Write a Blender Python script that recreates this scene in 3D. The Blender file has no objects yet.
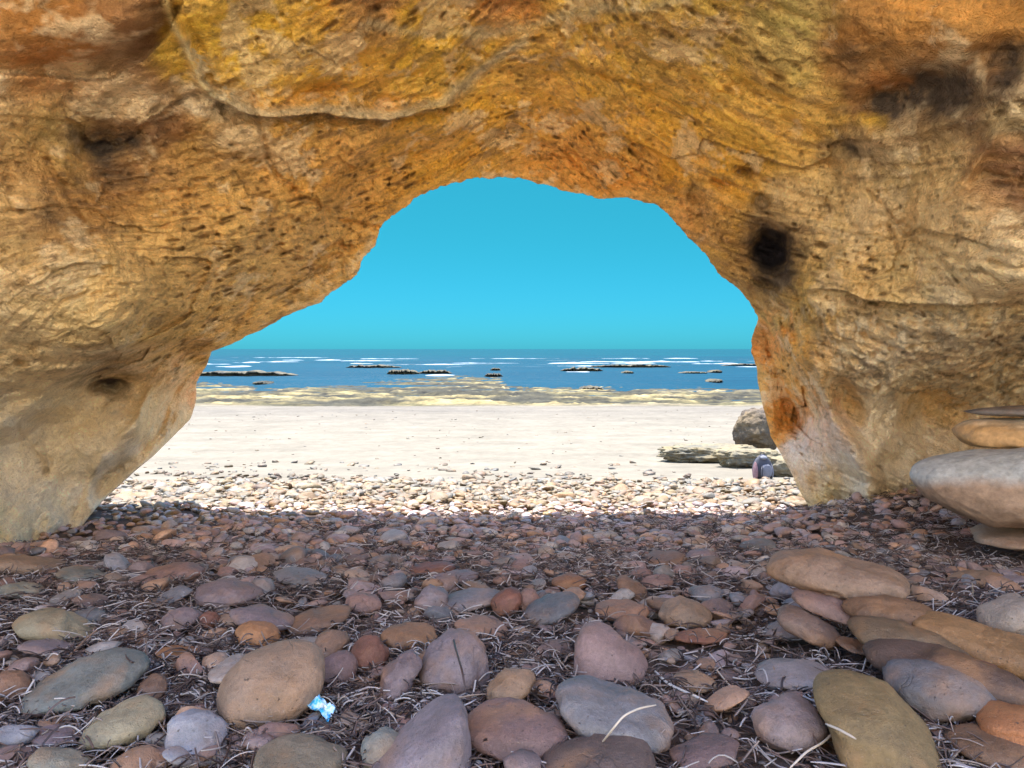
import bpy, math, random
import numpy as np
from mathutils import Vector

random.seed(7); RNG = np.random.default_rng(7)
R = math.radians
scene = bpy.context.scene
COL = scene.collection

# ------------------------------------------------------------------ camera
F = 731.0; CX, CY = 512.0, 384.0; PITCH = math.atan(35.0 / F)
cam_d = bpy.data.cameras.new('camera'); cam = bpy.data.objects.new('camera', cam_d); COL.objects.link(cam)
cam_d.sensor_width = 36; cam_d.lens = F / 1024 * 36; cam_d.clip_start = 0.02; cam_d.clip_end = 20000
cam.location = (0, 0, 0); cam.rotation_euler = (R(90) - PITCH, 0, 0)
scene.camera = cam

# ------------------------------------------------------------------ sky and sun
SUN_DIR = Vector((-0.10, 0.30, 1.0)).normalized()
SUN_EL = math.asin(SUN_DIR.z); SUN_AZ = math.atan2(SUN_DIR.x, SUN_DIR.y)
w = bpy.data.worlds.new('World'); scene.world = w; w.use_nodes = True
nt = w.node_tree; nt.nodes.clear()
out = nt.nodes.new('ShaderNodeOutputWorld'); bg = nt.nodes.new('ShaderNodeBackground')
sky = nt.nodes.new('ShaderNodeTexSky'); sky.sky_type = 'NISHITA'; sky.sun_disc = False
sky.sun_elevation = SUN_EL; sky.sun_rotation = SUN_AZ; sky.ozone_density = 1.5; sky.air_density = 1.0; sky.dust_density = 0.3
# the low sky over the sea is a deep turquoise: tint by elevation only
tc = nt.nodes.new('ShaderNodeTexCoord'); sx = nt.nodes.new('ShaderNodeSeparateXYZ')
mr = nt.nodes.new('ShaderNodeMapRange'); mr.inputs[1].default_value = 0.0; mr.inputs[2].default_value = 0.6
rp = nt.nodes.new('ShaderNodeValToRGB')
rp.color_ramp.interpolation = 'B_SPLINE'; rp.color_ramp.elements[0].position = 0.0; rp.color_ramp.elements[0].color = (0.016, 0.117, 0.226, 1)
rp.color_ramp.elements[1].position = 1.0; rp.color_ramp.elements[1].color = (1.0, 0.95, 0.9, 1)
e = rp.color_ramp.elements.new(0.18); e.color = (0.015, 0.126, 0.148, 1)
e = rp.color_ramp.elements.new(0.36); e.color = (0.018, 0.152, 0.148, 1)
e = rp.color_ramp.elements.new(0.5); e.color = (0.02, 0.17, 0.16, 1)
e = rp.color_ramp.elements.new(0.8); e.color = (0.4, 0.6, 0.7, 1)
mx = nt.nodes.new('ShaderNodeMix'); mx.data_type = 'RGBA'; mx.blend_type = 'MULTIPLY'; mx.inputs[0].default_value = 1
sea_side = nt.nodes.new('ShaderNodeMapRange'); sea_side.inputs[1].default_value = 0.1; sea_side.inputs[2].default_value = 0.7
nt.links.new(sx.outputs['Y'], sea_side.inputs[0]); nt.links.new(sea_side.outputs[0], mx.inputs[0])
nt.links.new(tc.outputs['Generated'], sx.inputs[0]); nt.links.new(sx.outputs['Z'], mr.inputs[0]); nt.links.new(mr.outputs[0], rp.inputs[0])
nt.links.new(sky.outputs[0], mx.inputs[6]); nt.links.new(rp.outputs[0], mx.inputs[7])
nt.links.new(mx.outputs[2], bg.inputs[0]); nt.links.new(bg.outputs[0], out.inputs[0])
bg.inputs[1].default_value = 0.15
sd = bpy.data.lights.new('sun', 'SUN'); sun = bpy.data.objects.new('sun', sd); COL.objects.link(sun)
sd.energy = 3.4; sd.angle = R(0.5); sd.color = (1.0, 0.95, 0.87)
sun.rotation_euler = SUN_DIR.to_track_quat('Z', 'Y').to_euler()
scene.view_settings.view_transform = 'Standard'; scene.view_settings.look = 'None'
scene.view_settings.gamma = 1.0; scene.view_settings.use_curve_mapping = False
scene.view_settings.exposure = 2.25
scene.render.engine = 'CYCLES'
scene.cycles.use_denoising = True
scene.cycles.max_bounces = 8; scene.cycles.diffuse_bounces = 6; scene.cycles.glossy_bounces = 2
scene.cycles.transmission_bounces = 2; scene.cycles.caustics_reflective = False; scene.cycles.caustics_refractive = False

# ------------------------------------------------------------------ numeric helpers
def hash3(ix, iy, iz, seed):
    h = (ix.astype(np.uint32) * np.uint32(374761393) + iy.astype(np.uint32) * np.uint32(668265263)
         + iz.astype(np.uint32) * np.uint32(2147483647 & 1274126177) + np.uint32(seed * 7919 + 13))
    h = (h ^ (h >> np.uint32(13))) * np.uint32(1274126177)
    h = (h ^ (h >> np.uint32(16))) * np.uint32(2246822519)
    return h ^ (h >> np.uint32(15))
GR = np.array([[1,1,0],[-1,1,0],[1,-1,0],[-1,-1,0],[1,0,1],[-1,0,1],[1,0,-1],[-1,0,-1],[0,1,1],[0,-1,1],[0,1,-1],[0,-1,-1],[1,1,0],[-1,1,0],[0,-1,1],[0,-1,-1]], float)
def perlin(p, seed=0):
    p = np.asarray(p, float); i = np.floor(p).astype(np.int64); f = p - i
    u = f * f * f * (f * (f * 6 - 15) + 10); r = 0
    for dx in (0, 1):
        wx = u[:, 0] if dx else 1 - u[:, 0]
        for dy in (0, 1):
            wy = u[:, 1] if dy else 1 - u[:, 1]
            for dz in (0, 1):
                wz = u[:, 2] if dz else 1 - u[:, 2]
                g = GR[hash3(i[:, 0] + dx, i[:, 1] + dy, i[:, 2] + dz, seed) & np.uint32(15)]
                r = r + wx * wy * wz * (g[:, 0] * (f[:, 0] - dx) + g[:, 1] * (f[:, 1] - dy) + g[:, 2] * (f[:, 2] - dz))
    return r
def fbm(p, octs=4, seed=0, gain=0.5, lac=2.03):
    a = 1; s = 0; p = np.asarray(p, float)
    for k in range(octs):
        s = s + a * perlin(p, seed + k * 11); p = p * lac + 3.7; a *= gain
    return s
def ridged(p, octs=4, seed=0, gain=0.55):
    a = 1; s = 0; p = np.asarray(p, float)
    for k in range(octs):
        s = s + a * (1 - 2 * np.abs(perlin(p, seed + k * 17))); p = p * 2.07 + 1.3; a *= gain
    return s
def worley(p, seed=0):
    p = np.asarray(p, float); i = np.floor(p).astype(np.int64); best = np.full(len(p), 9.0); idv = np.zeros(len(p))
    for dx in (-1, 0, 1):
        for dy in (-1, 0, 1):
            for dz in (-1, 0, 1):
                a, b, c = i[:, 0] + dx, i[:, 1] + dy, i[:, 2] + dz
                h = hash3(a, b, c, seed)
                ox = (h & np.uint32(1023)) / 1023.; oy = ((h >> np.uint32(10)) & np.uint32(1023)) / 1023.; oz = ((h >> np.uint32(20)) & np.uint32(1023)) / 1023.
                d = (a + ox - p[:, 0])**2 + (b + oy - p[:, 1])**2 + (c + oz - p[:, 2])**2
                m = d < best; best[m] = d[m]; idv[m] = ((h[m] >> np.uint32(5)) & np.uint32(255)) / 255.
    return np.sqrt(best), idv
def sstep(a, b, x):
    t = np.clip((x - a) / (b - a), 0, 1); return t * t * (3 - 2 * t)
cp, sp = math.cos(PITCH), math.sin(PITCH)
def rays(u, v):      # picture direction -> world direction with y = 1
    x = (np.asarray(u, float) - CX) / F; z = -(np.asarray(v, float) - CY) / F
    yy = cp + z * sp; zz = -sp + z * cp
    return x / yy, zz / yy
def project(x, y, z):
    yc = y * cp - z * sp; zc = y * sp + z * cp
    return CX + F * x / yc, CY - F * zc / yc

# ------------------------------------------------------------------ ground height
GY = np.array([-13, -9, -7, -3.1, 0, 1, 2, 3, 4.5, 6, 8, 10, 13, 20, 30, 34, 45, 70, 200, 9000])
GZ = np.array([12., 10.5, 6.0, -.55, -.68, -.70, -.755, -.86, -1.055, -1.27, -1.53, -1.78, -2.0, -2.2, -2.36, -2.42, -2.62, -3.2, -6, -8])  # steep rise behind the camera: unseen cliff added to bounce sunlight inward
SEA = -2.5
def ground(x, y):
    x = np.asarray(x, float); y = np.asarray(y, float)
    z = np.interp(y, GY, GZ)
    z = (z + np.interp(y - .25, GY, GZ) + np.interp(y + .25, GY, GZ)) / 3
    z = z + 0.19 * np.exp(-(((x - 2.55) / .75)**2 + ((y - 4.15) / .6)**2)) - 0.05 * np.exp(-(((x - 2.) / .5)**2 + ((y - 4.95) / .4)**2)) - 0.16 * np.exp(-(((x + 2.75) / .7)**2 + ((y - 4.1) / .7)**2))
    z = z + 0.10 * np.exp(-(((x - 1.35) / .5)**2 + ((y - 1.7) / .5)**2))
    return z
def hit(u, v, off=0.0):
    dx, dz = rays(u, v); y = 0.4
    while y < 60:
        if dz * y <= float(ground(dx * y, y)) + off: break
        y *= 1.004
    return dx * y, y, dz * y

# ------------------------------------------------------------------ mesh helpers
def mk(name, V, Fc, mat, parent=None, smooth=True, col=None):
    me = bpy.data.meshes.new(name); V = np.asarray(V, np.float32); Fc = np.asarray(Fc, np.int32)
    n, k = Fc.shape
    me.vertices.add(len(V)); me.vertices.foreach_set('co', V.ravel())
    me.loops.add(n * k); me.loops.foreach_set('vertex_index', Fc.ravel())
    me.polygons.add(n); me.polygons.foreach_set('loop_start', np.arange(0, n * k, k, dtype=np.int32))
    try: me.polygons.foreach_set('loop_total', np.full(n, k, dtype=np.int32))
    except Exception: pass
    me.polygons.foreach_set('use_smooth', np.full(n, smooth, dtype=bool))
    if col is not None:
        at = me.attributes.new('tone', 'FLOAT_COLOR', 'POINT')
        c = np.ones((len(V), 4), np.float32); c[:, :3] = col; at.data.foreach_set('color', c.ravel())
    me.materials.append(mat); me.update(calc_edges=True); me.validate()
    o = bpy.data.objects.new(name, me); COL.objects.link(o)
    if parent: o.parent = parent
    return o
def grid_faces(nr, nc, off=0, flip=False):
    i = np.arange(nr - 1)[:, None] * nc + np.arange(nc - 1)[None, :] + off; i = i.ravel()
    f = np.stack([i, i + 1, i + nc + 1, i + nc], 1)
    return f[:, ::-1] if flip else f
def tag(o, label=None, cat=None, group=None, kind=None):
    if label: o['label'] = label
    if cat: o['category'] = cat
    if group: o['group'] = group
    if kind: o['kind'] = kind
    return o
def empty(name, loc):
    o = bpy.data.objects.new(name, None); COL.objects.link(o); o.location = loc; o.empty_display_size = .1; return o
import bmesh
_ico = {}
def ico(sub):
    if sub not in _ico:
        bm = bmesh.new(); bmesh.ops.create_icosphere(bm, subdivisions=sub, radius=1)
        bm.verts.ensure_lookup_table()
        _ico[sub] = (np.array([v.co[:] for v in bm.verts]), np.array([[v.index for v in f.verts] for f in bm.faces])); bm.free()
    return _ico[sub]

# ------------------------------------------------------------------ materials
def mat(name):
    m = bpy.data.materials.new(name); m.use_nodes = True; t = m.node_tree
    b = t.nodes['Principled BSDF']; return m, t, b
def N(t, kind, **kw):
    n = t.nodes.new(kind)
    for k, v in kw.items():
        if k.startswith('i_'):
            key = k[2:]; n.inputs[int(key) if key.isdigit() else key].default_value = v
        else: setattr(n, k, v)
    return n
def noise(t, vec, scale, detail=4, rough=.6):
    n = N(t, 'ShaderNodeTexNoise'); n.inputs['Scale'].default_value = scale; n.inputs['Detail'].default_value = detail
    n.inputs['Roughness'].default_value = rough; t.links.new(vec, n.inputs['Vector']); return n.outputs['Fac']
def maprange(t, src, a, b, c, d):
    n = N(t, 'ShaderNodeMapRange'); t.links.new(src, n.inputs[0])
    for i, x in enumerate((a, b, c, d)): n.inputs[i + 1].default_value = x
    return n.outputs[0]
def math_(t, op, a, b):
    n = N(t, 'ShaderNodeMath', operation=op)
    for i, x in enumerate((a, b)):
        if isinstance(x, (int, float)): n.inputs[i].default_value = x
        else: t.links.new(x, n.inputs[i])
    return n.outputs[0]
def mulcol(t, c, f):
    n = N(t, 'ShaderNodeVectorMath', operation='SCALE'); t.links.new(c, n.inputs[0]); t.links.new(f, n.inputs['Scale']); return n.outputs[0]
def mixcol(t, f, a, b):
    n = N(t, 'ShaderNodeMix', data_type='RGBA')
    for i, x in ((0, f), (6, a), (7, b)):
        if hasattr(x, 'is_linked') or hasattr(x, 'links'): t.links.new(x, n.inputs[i])
        else: n.inputs[i].default_value = x if isinstance(x, (int, float)) else (*x, 1)
    return n.outputs[2]
def bump(t, b, h, strength=.5, dist=.01):
    n = N(t, 'ShaderNodeBump'); n.inputs['Strength'].default_value = strength; n.inputs['Distance'].default_value = dist
    t.links.new(h, n.inputs['Height']); t.links.new(n.outputs[0], b.inputs['Normal'])
def objcoord(t): return N(t, 'ShaderNodeTexCoord').outputs['Object']
def geopos(t): return N(t, 'ShaderNodeNewGeometry').outputs['Position']

def stone_material(name, per_object):
    m, t, b = mat(name)
    if per_object: c = N(t, 'ShaderNodeObjectInfo').outputs['Color']; 
    else: c = N(t, 'ShaderNodeAttribute', attribute_name='tone').outputs['Color']
    p = geopos(t)
    n1 = noise(t, p, 14, 5); n2 = noise(t, p, 90, 4, .65); n3 = noise(t, p, 400, 2)
    f = math_(t, 'MULTIPLY', maprange(t, n1, .3, .7, .72, 1.28), maprange(t, n2, .3, .7, .82, 1.18))
    f = math_(t, 'MULTIPLY', f, maprange(t, n3, .3, .7, .9, 1.1))
    c2 = mulcol(t, c, f)
    warm = mixcol(t, maprange(t, noise(t, p, 9, 3), .5, .72, 0, .45), c2, (.42, .22, .10))
    salt = maprange(t, noise(t, p, 260, 3, .7), .62, .74, 0, .35); warm = mixcol(t, salt, warm, (.55, .52, .48))
    vor = N(t, 'ShaderNodeTexVoronoi', feature='DISTANCE_TO_EDGE'); vor.inputs['Scale'].default_value = 9; dn_ = N(t, 'ShaderNodeTexNoise'); dn_.inputs['Scale'].default_value = 7
    t.links.new(p, dn_.inputs['Vector']); va = N(t, 'ShaderNodeVectorMath', operation='ADD'); t.links.new(p, va.inputs[0]); vs = N(t, 'ShaderNodeVectorMath', operation='SCALE'); t.links.new(dn_.outputs['Color'], vs.inputs[0]); vs.inputs['Scale'].default_value = .18; t.links.new(vs.outputs[0], va.inputs[1]); t.links.new(va.outputs[0], vor.inputs['Vector'])
    crack = math_(t, 'MULTIPLY', maprange(t, vor.outputs['Distance'], .0, .012, .28, 0), maprange(t, noise(t, p, 11, 2), .56, .64, 0, 1)); warm = mixcol(t, crack, warm, (.08, .055, .045))
    pit = maprange(t, noise(t, p, 130, 2), .68, .74, 0, .7)
    b_col = mixcol(t, pit, warm, (.05, .035, .03))
    t.links.new(b_col, b.inputs['Base Color'])
    t.links.new(maprange(t, n1, .3, .7, .42, .7), b.inputs['Roughness'])
    b.inputs['Specular IOR Level'].default_value = .5
    h = math_(t, 'ADD', math_(t, 'MULTIPLY', n2, .6), math_(t, 'MULTIPLY', n3, .3))
    h = math_(t, 'ADD', h, n1)
    h = math_(t, 'SUBTRACT', h, pit); h = math_(t, 'SUBTRACT', h, crack)
    bump(t, b, h, .75, .008)
    return m
M_STONE = stone_material('beach_stone', True)
M_PEB = stone_material('pebble_bed', False)

def rock_material():
    m, t, b = mat('cave_sandstone')
    c = N(t, 'ShaderNodeAttribute', attribute_name='tone').outputs['Color']; p = geopos(t)
    n1 = noise(t, p, 25, 6, .7); n2 = noise(t, p, 110, 4, .7); n3 = noise(t, p, 5, 4)
    f = math_(t, 'MULTIPLY', maprange(t, n1, .3, .7, .82, 1.18), maprange(t, n2, .3, .7, .84, 1.16))
    cc = mulcol(t, c, f)
    cc = mulcol(t, cc, maprange(t, n3, .35, .7, .9, 1.16))
    t.links.new(cc, b.inputs['Base Color']); b.inputs['Roughness'].default_value = .9; b.inputs['Specular IOR Level'].default_value = .15
    v = N(t, 'ShaderNodeTexVoronoi'); v.inputs['Scale'].default_value = 55; t.links.new(p, v.inputs['Vector'])
    vp = maprange(t, v.outputs['Distance'], .1, .5, 0, 1)
    h = math_(t, 'ADD', math_(t, 'MULTIPLY', n1, 1.3), math_(t, 'ADD', math_(t, 'MULTIPLY', n2, .7), math_(t, 'MULTIPLY', vp, .35)))
    bump(t, b, h, .9, .022)
    return m
M_ROCK = rock_material()
def rough_rock(name, ca, cb, scale=3.0, bs=.03, rough=.85):
    m, t, b = mat(name); p = geopos(t)
    n1 = noise(t, p, scale, 6, .65); n2 = noise(t, p, scale * 7, 5, .65)
    c = mixcol(t, maprange(t, n1, .38, .62, 0, 1), ca, cb)
    c = mulcol(t, c, maprange(t, n2, .3, .7, .65, 1.3))
    t.links.new(c, b.inputs['Base Color']); b.inputs['Roughness'].default_value = rough
    bump(t, b, math_(t, 'ADD', n1, n2), .9, bs); return m

# ================================================================== GROUND
def build_ground():
    ys = np.concatenate([np.linspace(-12, .4, 70)[:-1], np.geomspace(.4, 9000, 940)]); nc = 520
    ts = np.linspace(-1, 1, nc); ts = np.sign(ts) * np.abs(ts)**1.15
    hw = np.maximum(6, 1.7 * ys + 3)
    X = ts[None, :] * hw[:, None]; Y = np.repeat(ys[:, None], nc, 1); x = X.ravel(); y = Y.ravel()
    z = ground(x, y)
    P = np.stack([x, y, z * 0], 1)
    z += np.where(y < 14, 0.012, 0.02) * fbm(P * np.array([1.6, 1.6, 1]), 3, 5) * np.where(y > 29, 0, 1)
    # rock platform at the water's edge: low terraced ledges
    tanx = x / np.maximum(y, 1); u = CX + F * tanx
    vedge = np.interp(u, [150, 205, 235, 265, 300, 350, 400, 440, 470, 502, 508, 545, 560, 600, 640, 700, 765, 900],
                      [379, 379, 381, 387, 385, 382, 377, 374.5, 374, 376, 383, 386, 385, 386, 387, 386, 387, 386])
    yedge = -SEA * F / np.maximum(vedge - 349, 4)
    q = np.stack([x * .10, y * .16, z * 0], 1)
    q = np.stack([x * .11 + y * .05, y * .38, z * 0], 1); n = fbm(q, 6, 21, .72); n2 = ridged(np.stack([x * .32 + y * .2, y * .95, z * 0], 1), 4, 33)
    fade = sstep(29.5, 32.0, y) * (1 - sstep(0.93, 1.08, y / yedge + .30 * n))
    hgt = SEA + .14 + .20 * n - .03 * n2
    far = sstep(32, 50, y)
    hgt = hgt - far * .085
    step = np.round(hgt / .06) * .06; hgt = .2 * hgt + .8 * step + .02 * perlin(np.stack([x * 1.2, y * 1.5, z * 0], 1), 8)
    z = np.where(y > 28, z * (1 - fade) + hgt * fade, z)
    # colour
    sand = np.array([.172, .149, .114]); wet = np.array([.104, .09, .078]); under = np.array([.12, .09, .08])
    reef = np.array([.215, .168, .075]); olive = np.array([.07, .06, .028])
    c = np.repeat(sand[None], len(x), 0)
    m = (sstep(18, 29, y) * .45 * (1 + .6 * fbm(np.stack([x * .12, y * .5, z * 0], 1), 3, 9)))[:, None]; c = c * (1 - m) + wet * m
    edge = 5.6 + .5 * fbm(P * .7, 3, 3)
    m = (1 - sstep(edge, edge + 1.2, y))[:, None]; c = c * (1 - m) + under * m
    c = np.where((y < -1.)[:, None], np.array([.84, .70, .50])[None], c)  # pale warm colour of the added cliff and ground behind, as bounce fill
    k = np.clip(.42 + .45 * (n2 - .7) - .8 * n + .35 * sstep(34, 55, y), 0, 1)
    k = sstep(.35, .85, k)[:, None]
    rc = reef * (1 - k) + olive * k
    rc = rc * (1 + .5 * fbm(np.stack([x * .3, y * .8, z * 0], 1), 4, 91))[:, None]; c = c * (1 - fade[:, None]) + rc * fade[:, None]
    ln = (sstep(1.05, 1.45, ridged(np.stack([x * .10 + y * .08, y * .42, z * 0], 1), 5, 53)) * fade * .95)[:, None]; c = c * (1 - ln) + np.array([.03, .028, .02]) * ln
    pv = ((1 + .16 * fbm(np.stack([x * .5, y * 1.4, z * 0], 1), 4, 77) + .12 * perlin(np.stack([x * 6, y * 6, z * 0], 1), 78)))[:, None]; c = c * pv
    m, t, b = mat('beach_ground')
    a = N(t, 'ShaderNodeAttribute', attribute_name='tone').outputs['Color']; p = geopos(t)
    n1 = noise(t, p, 6, 6, .6); n3 = noise(t, p, 1.1, 5)
    f = math_(t, 'MULTIPLY', maprange(t, n1, .3, .7, .88, 1.1), maprange(t, n3, .3, .7, .9, 1.08))
    mp = N(t, 'ShaderNodeMapping'); mp.inputs['Scale'].default_value = (1.1, 1.2, 1); t.links.new(p, mp.inputs['Vector'])
    st_ = noise(t, mp.outputs[0], 1.0, 5, .75); sy = N(t, 'ShaderNodeSeparateXYZ'); t.links.new(p, sy.inputs[0])
    am = maprange(t, sy.outputs['Y'], 29.5, 33, .45, 4.2)
    f = math_(t, 'MULTIPLY', f, math_(t, 'MAXIMUM', math_(t, 'ADD', 1.0, math_(t, 'MULTIPLY', am, math_(t, 'SUBTRACT', st_, .5))), .12))
    t.links.new(mulcol(t, a, f), b.inputs['Base Color']); b.inputs['Roughness'].default_value = .9; b.inputs['Specular IOR Level'].default_value = .2
    bump(t, b, math_(t, 'ADD', n1, noise(t, p, 60, 3)), .6, .02)
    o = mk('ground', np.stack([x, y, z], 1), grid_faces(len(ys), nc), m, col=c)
    tag(o, kind='structure')
    # sea
    ys = np.concatenate([np.array([30.]), np.geomspace(31, 12000, 200)]); nc = 60; ts = np.linspace(-1, 1, nc)
    X = ts[None, :] * (2.2 * ys[:, None] + 60); Y = np.repeat(ys[:, None], nc, 1)
    m, t, b = mat('sea_water'); p = geopos(t)
    mp = N(t, 'ShaderNodeMapping'); mp.inputs['Scale'].default_value = (.35, 1.0, 1); t.links.new(p, mp.inputs['Vector'])
    w1 = noise(t, mp.outputs[0], .35, 6, .65); w2 = noise(t, mp.outputs[0], .05, 4, .6)
    mp2 = N(t, 'ShaderNodeMapping'); mp2.inputs['Scale'].default_value = (.045, .16, 1); t.links.new(p, mp2.inputs['Vector'])
    fo = noise(t, mp2.outputs[0], 1.0, 8, .72)
    sy = N(t, 'ShaderNodeSeparateXYZ'); t.links.new(p, sy.inputs[0])
    near = maprange(t, sy.outputs['Y'], 60, 330, 0, 1)
    col = mixcol(t, near, (.003, .036, .062), (.001, .048, .062))
    col = mixcol(t, maprange(t, w2, .4, .65, 0, .45), col, (.002, .022, .042))
    band = math_(t, 'MULTIPLY', maprange(t, sy.outputs['Y'], 75, 110, 0, 1), maprange(t, sy.outputs['Y'], 190, 260, 1, 0))
    th = math_(t, 'ADD', fo, math_(t, 'MULTIPLY', band, .10))
    foam = maprange(t, th, .69, .74, 0, .8)
    col2 = mixcol(t, foam, col, (.24, .29, .31))
    t.links.new(col2, b.inputs['Base Color']); b.inputs['IOR'].default_value = 1.33; b.inputs['Specular IOR Level'].default_value = .12
    t.links.new(maprange(t, foam, 0, 1, .38, .9), b.inputs['Roughness'])
    bump(t, b, math_(t, 'ADD', w1, math_(t, 'MULTIPLY', foam, .5)), 1.0, .9)
    o = mk('sea_water', np.stack([X.ravel(), Y.ravel(), np.full(X.size, SEA)], 1), grid_faces(len(ys), nc), m)
    tag(o, kind='structure')
build_ground()

# ================================================================== THE ROCK ARCH
OUTL = [(860,595),(838,560),(822,528),(812,514),(800,492),(783,457),(770,436),(762,405),(758,385),(756,367),(751,352),(752,338),(758,319),(752,306),(740,292),(722,276),(700,250),
        (682,232),(668,214),(655,204),(632,200),(600,198),(560,190),(522,179),(490,177),(450,185),(415,198),(386,222),(373,245),(363,262),(359,271),(346,285),
        (320,301),(300,311),(262,330),(230,345),(212,353),(206,367),(196,382),(195,404),(190,420),(180,430),(150,459),(118,486),(96,508),(84,524),(66,546),(45,575),(15,615)]
PC = (480., 392.)
DP = [ # picture u, v, distance
 (490,178,5.0),(630,201,4.95),(415,198,5.0),(361,268,4.95),(300,311,4.9),(230,345,4.95),(200,372,5.3),(195,404,5.4),(180,430,5.3),(105,497,5.0),(70,542,4.6),(30,595,4.3),
 (752,306,4.6),(755,325,5.2),(752,350,5.35),(760,401,5.35),(772,438,5.2),(799,490,4.95),(815,518,4.85),(700,250,4.7),(850,575,4.6),
 (795,345,4.35),(835,400,4.15),(865,450,4.1),(868,500,4.45),(840,508,4.65),(790,420,4.95),(820,470,4.65),
 (165,378,4.7),(130,420,4.3),(100,462,4.55),(88,505,4.7),
 (0,0,2.9),(120,30,3.0),(250,0,3.25),(512,0,3.7),(760,0,3.4),(900,40,3.1),(1024,0,2.8),(512,90,4.3),(350,60,3.75),(350,130,4.15),(650,100,4.2),
 (230,180,3.95),(0,150,2.95),(100,90,3.2),(100,150,3.5),(0,300,3.2),(150,260,3.6),(290,260,4.35),(100,335,3.3),(190,325,4.0),
 (40,390,4.0),(0,440,4.2),(110,385,4.5),(60,430,4.5),(50,490,4.45),(0,515,4.15),(0,560,4.0),(55,520,4.5),
 (1024,100,2.75),(1024,200,2.9),(1024,285,2.8),(950,290,3.2),(860,290,3.8),(1024,320,3.5),(950,330,3.45),(1024,420,4.45),(900,420,4.5),(1010,500,4.3),(940,480,4.3),(900,498,4.3),
 (900,200,3.5),(800,150,3.95),(720,170,4.35),(800,250,4.2),
 (-300,100,2.0),(-300,450,2.9),(1330,100,1.9),(1330,450,3.0),(512,-300,2.6),(-300,-300,1.8),(1330,-300,1.7),(-300,700,2.9),(1330,700,3.0),(0,640,3.9),(1024,600,4.1)]
def tps_fit(P, val, sm=.15):
    P = np.asarray(P, float) / 100.; n = len(P)
    d = np.sqrt(((P[:, None] - P[None])**2).sum(-1)); K = np.where(d > 0, d * d * np.log(np.maximum(d, 1e-9)), 0) + sm * np.eye(n)
    A = np.zeros((n + 3, n + 3)); A[:n, :n] = K; A[:n, n] = 1; A[:n, n + 1:] = P; A[n, :n] = 1; A[n + 1:, :n] = P.T
    wv = np.linalg.solve(A, np.concatenate([val, np.zeros(3)])); return P, wv
def tps_eval(fit, u, v):
    P, wv = fit; x = u / 100.; y = v / 100.; r = wv[-3] + wv[-2] * x + wv[-1] * y
    for (px, py), c in zip(P, wv[:-3]):
        d2 = (x - px)**2 + (y - py)**2; r = r + c * .5 * d2 * np.log(np.maximum(d2, 1e-12))
    return r
def polydist(u, v, pts):
    best = np.full(u.shape, 1e9); side = np.zeros(u.shape)
    for (x0, y0), (x1, y1) in zip(pts[:-1], pts[1:]):
        dx, dy = x1 - x0, y1 - y0; L = dx * dx + dy * dy
        t = np.clip(((u - x0) * dx + (v - y0) * dy) / L, 0, 1); d = np.hypot(u - x0 - t * dx, v - y0 - t * dy)
        s = np.sign((u - x0) * dy - (v - y0) * dx); m = d < best; best[m] = d[m]; side[m] = s[m]
    return best, side          # side > 0: above the line when it runs left to right
def blob(u, v, cu, cv, ru, rv, ang=0.):
    a = R(ang); x = (u - cu) * math.cos(a) - (v - cv) * math.sin(a); y = (u - cu) * math.sin(a) + (v - cv) * math.cos(a)
    return np.exp(-((x / ru)**2 + (y / rv)**2))
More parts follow.
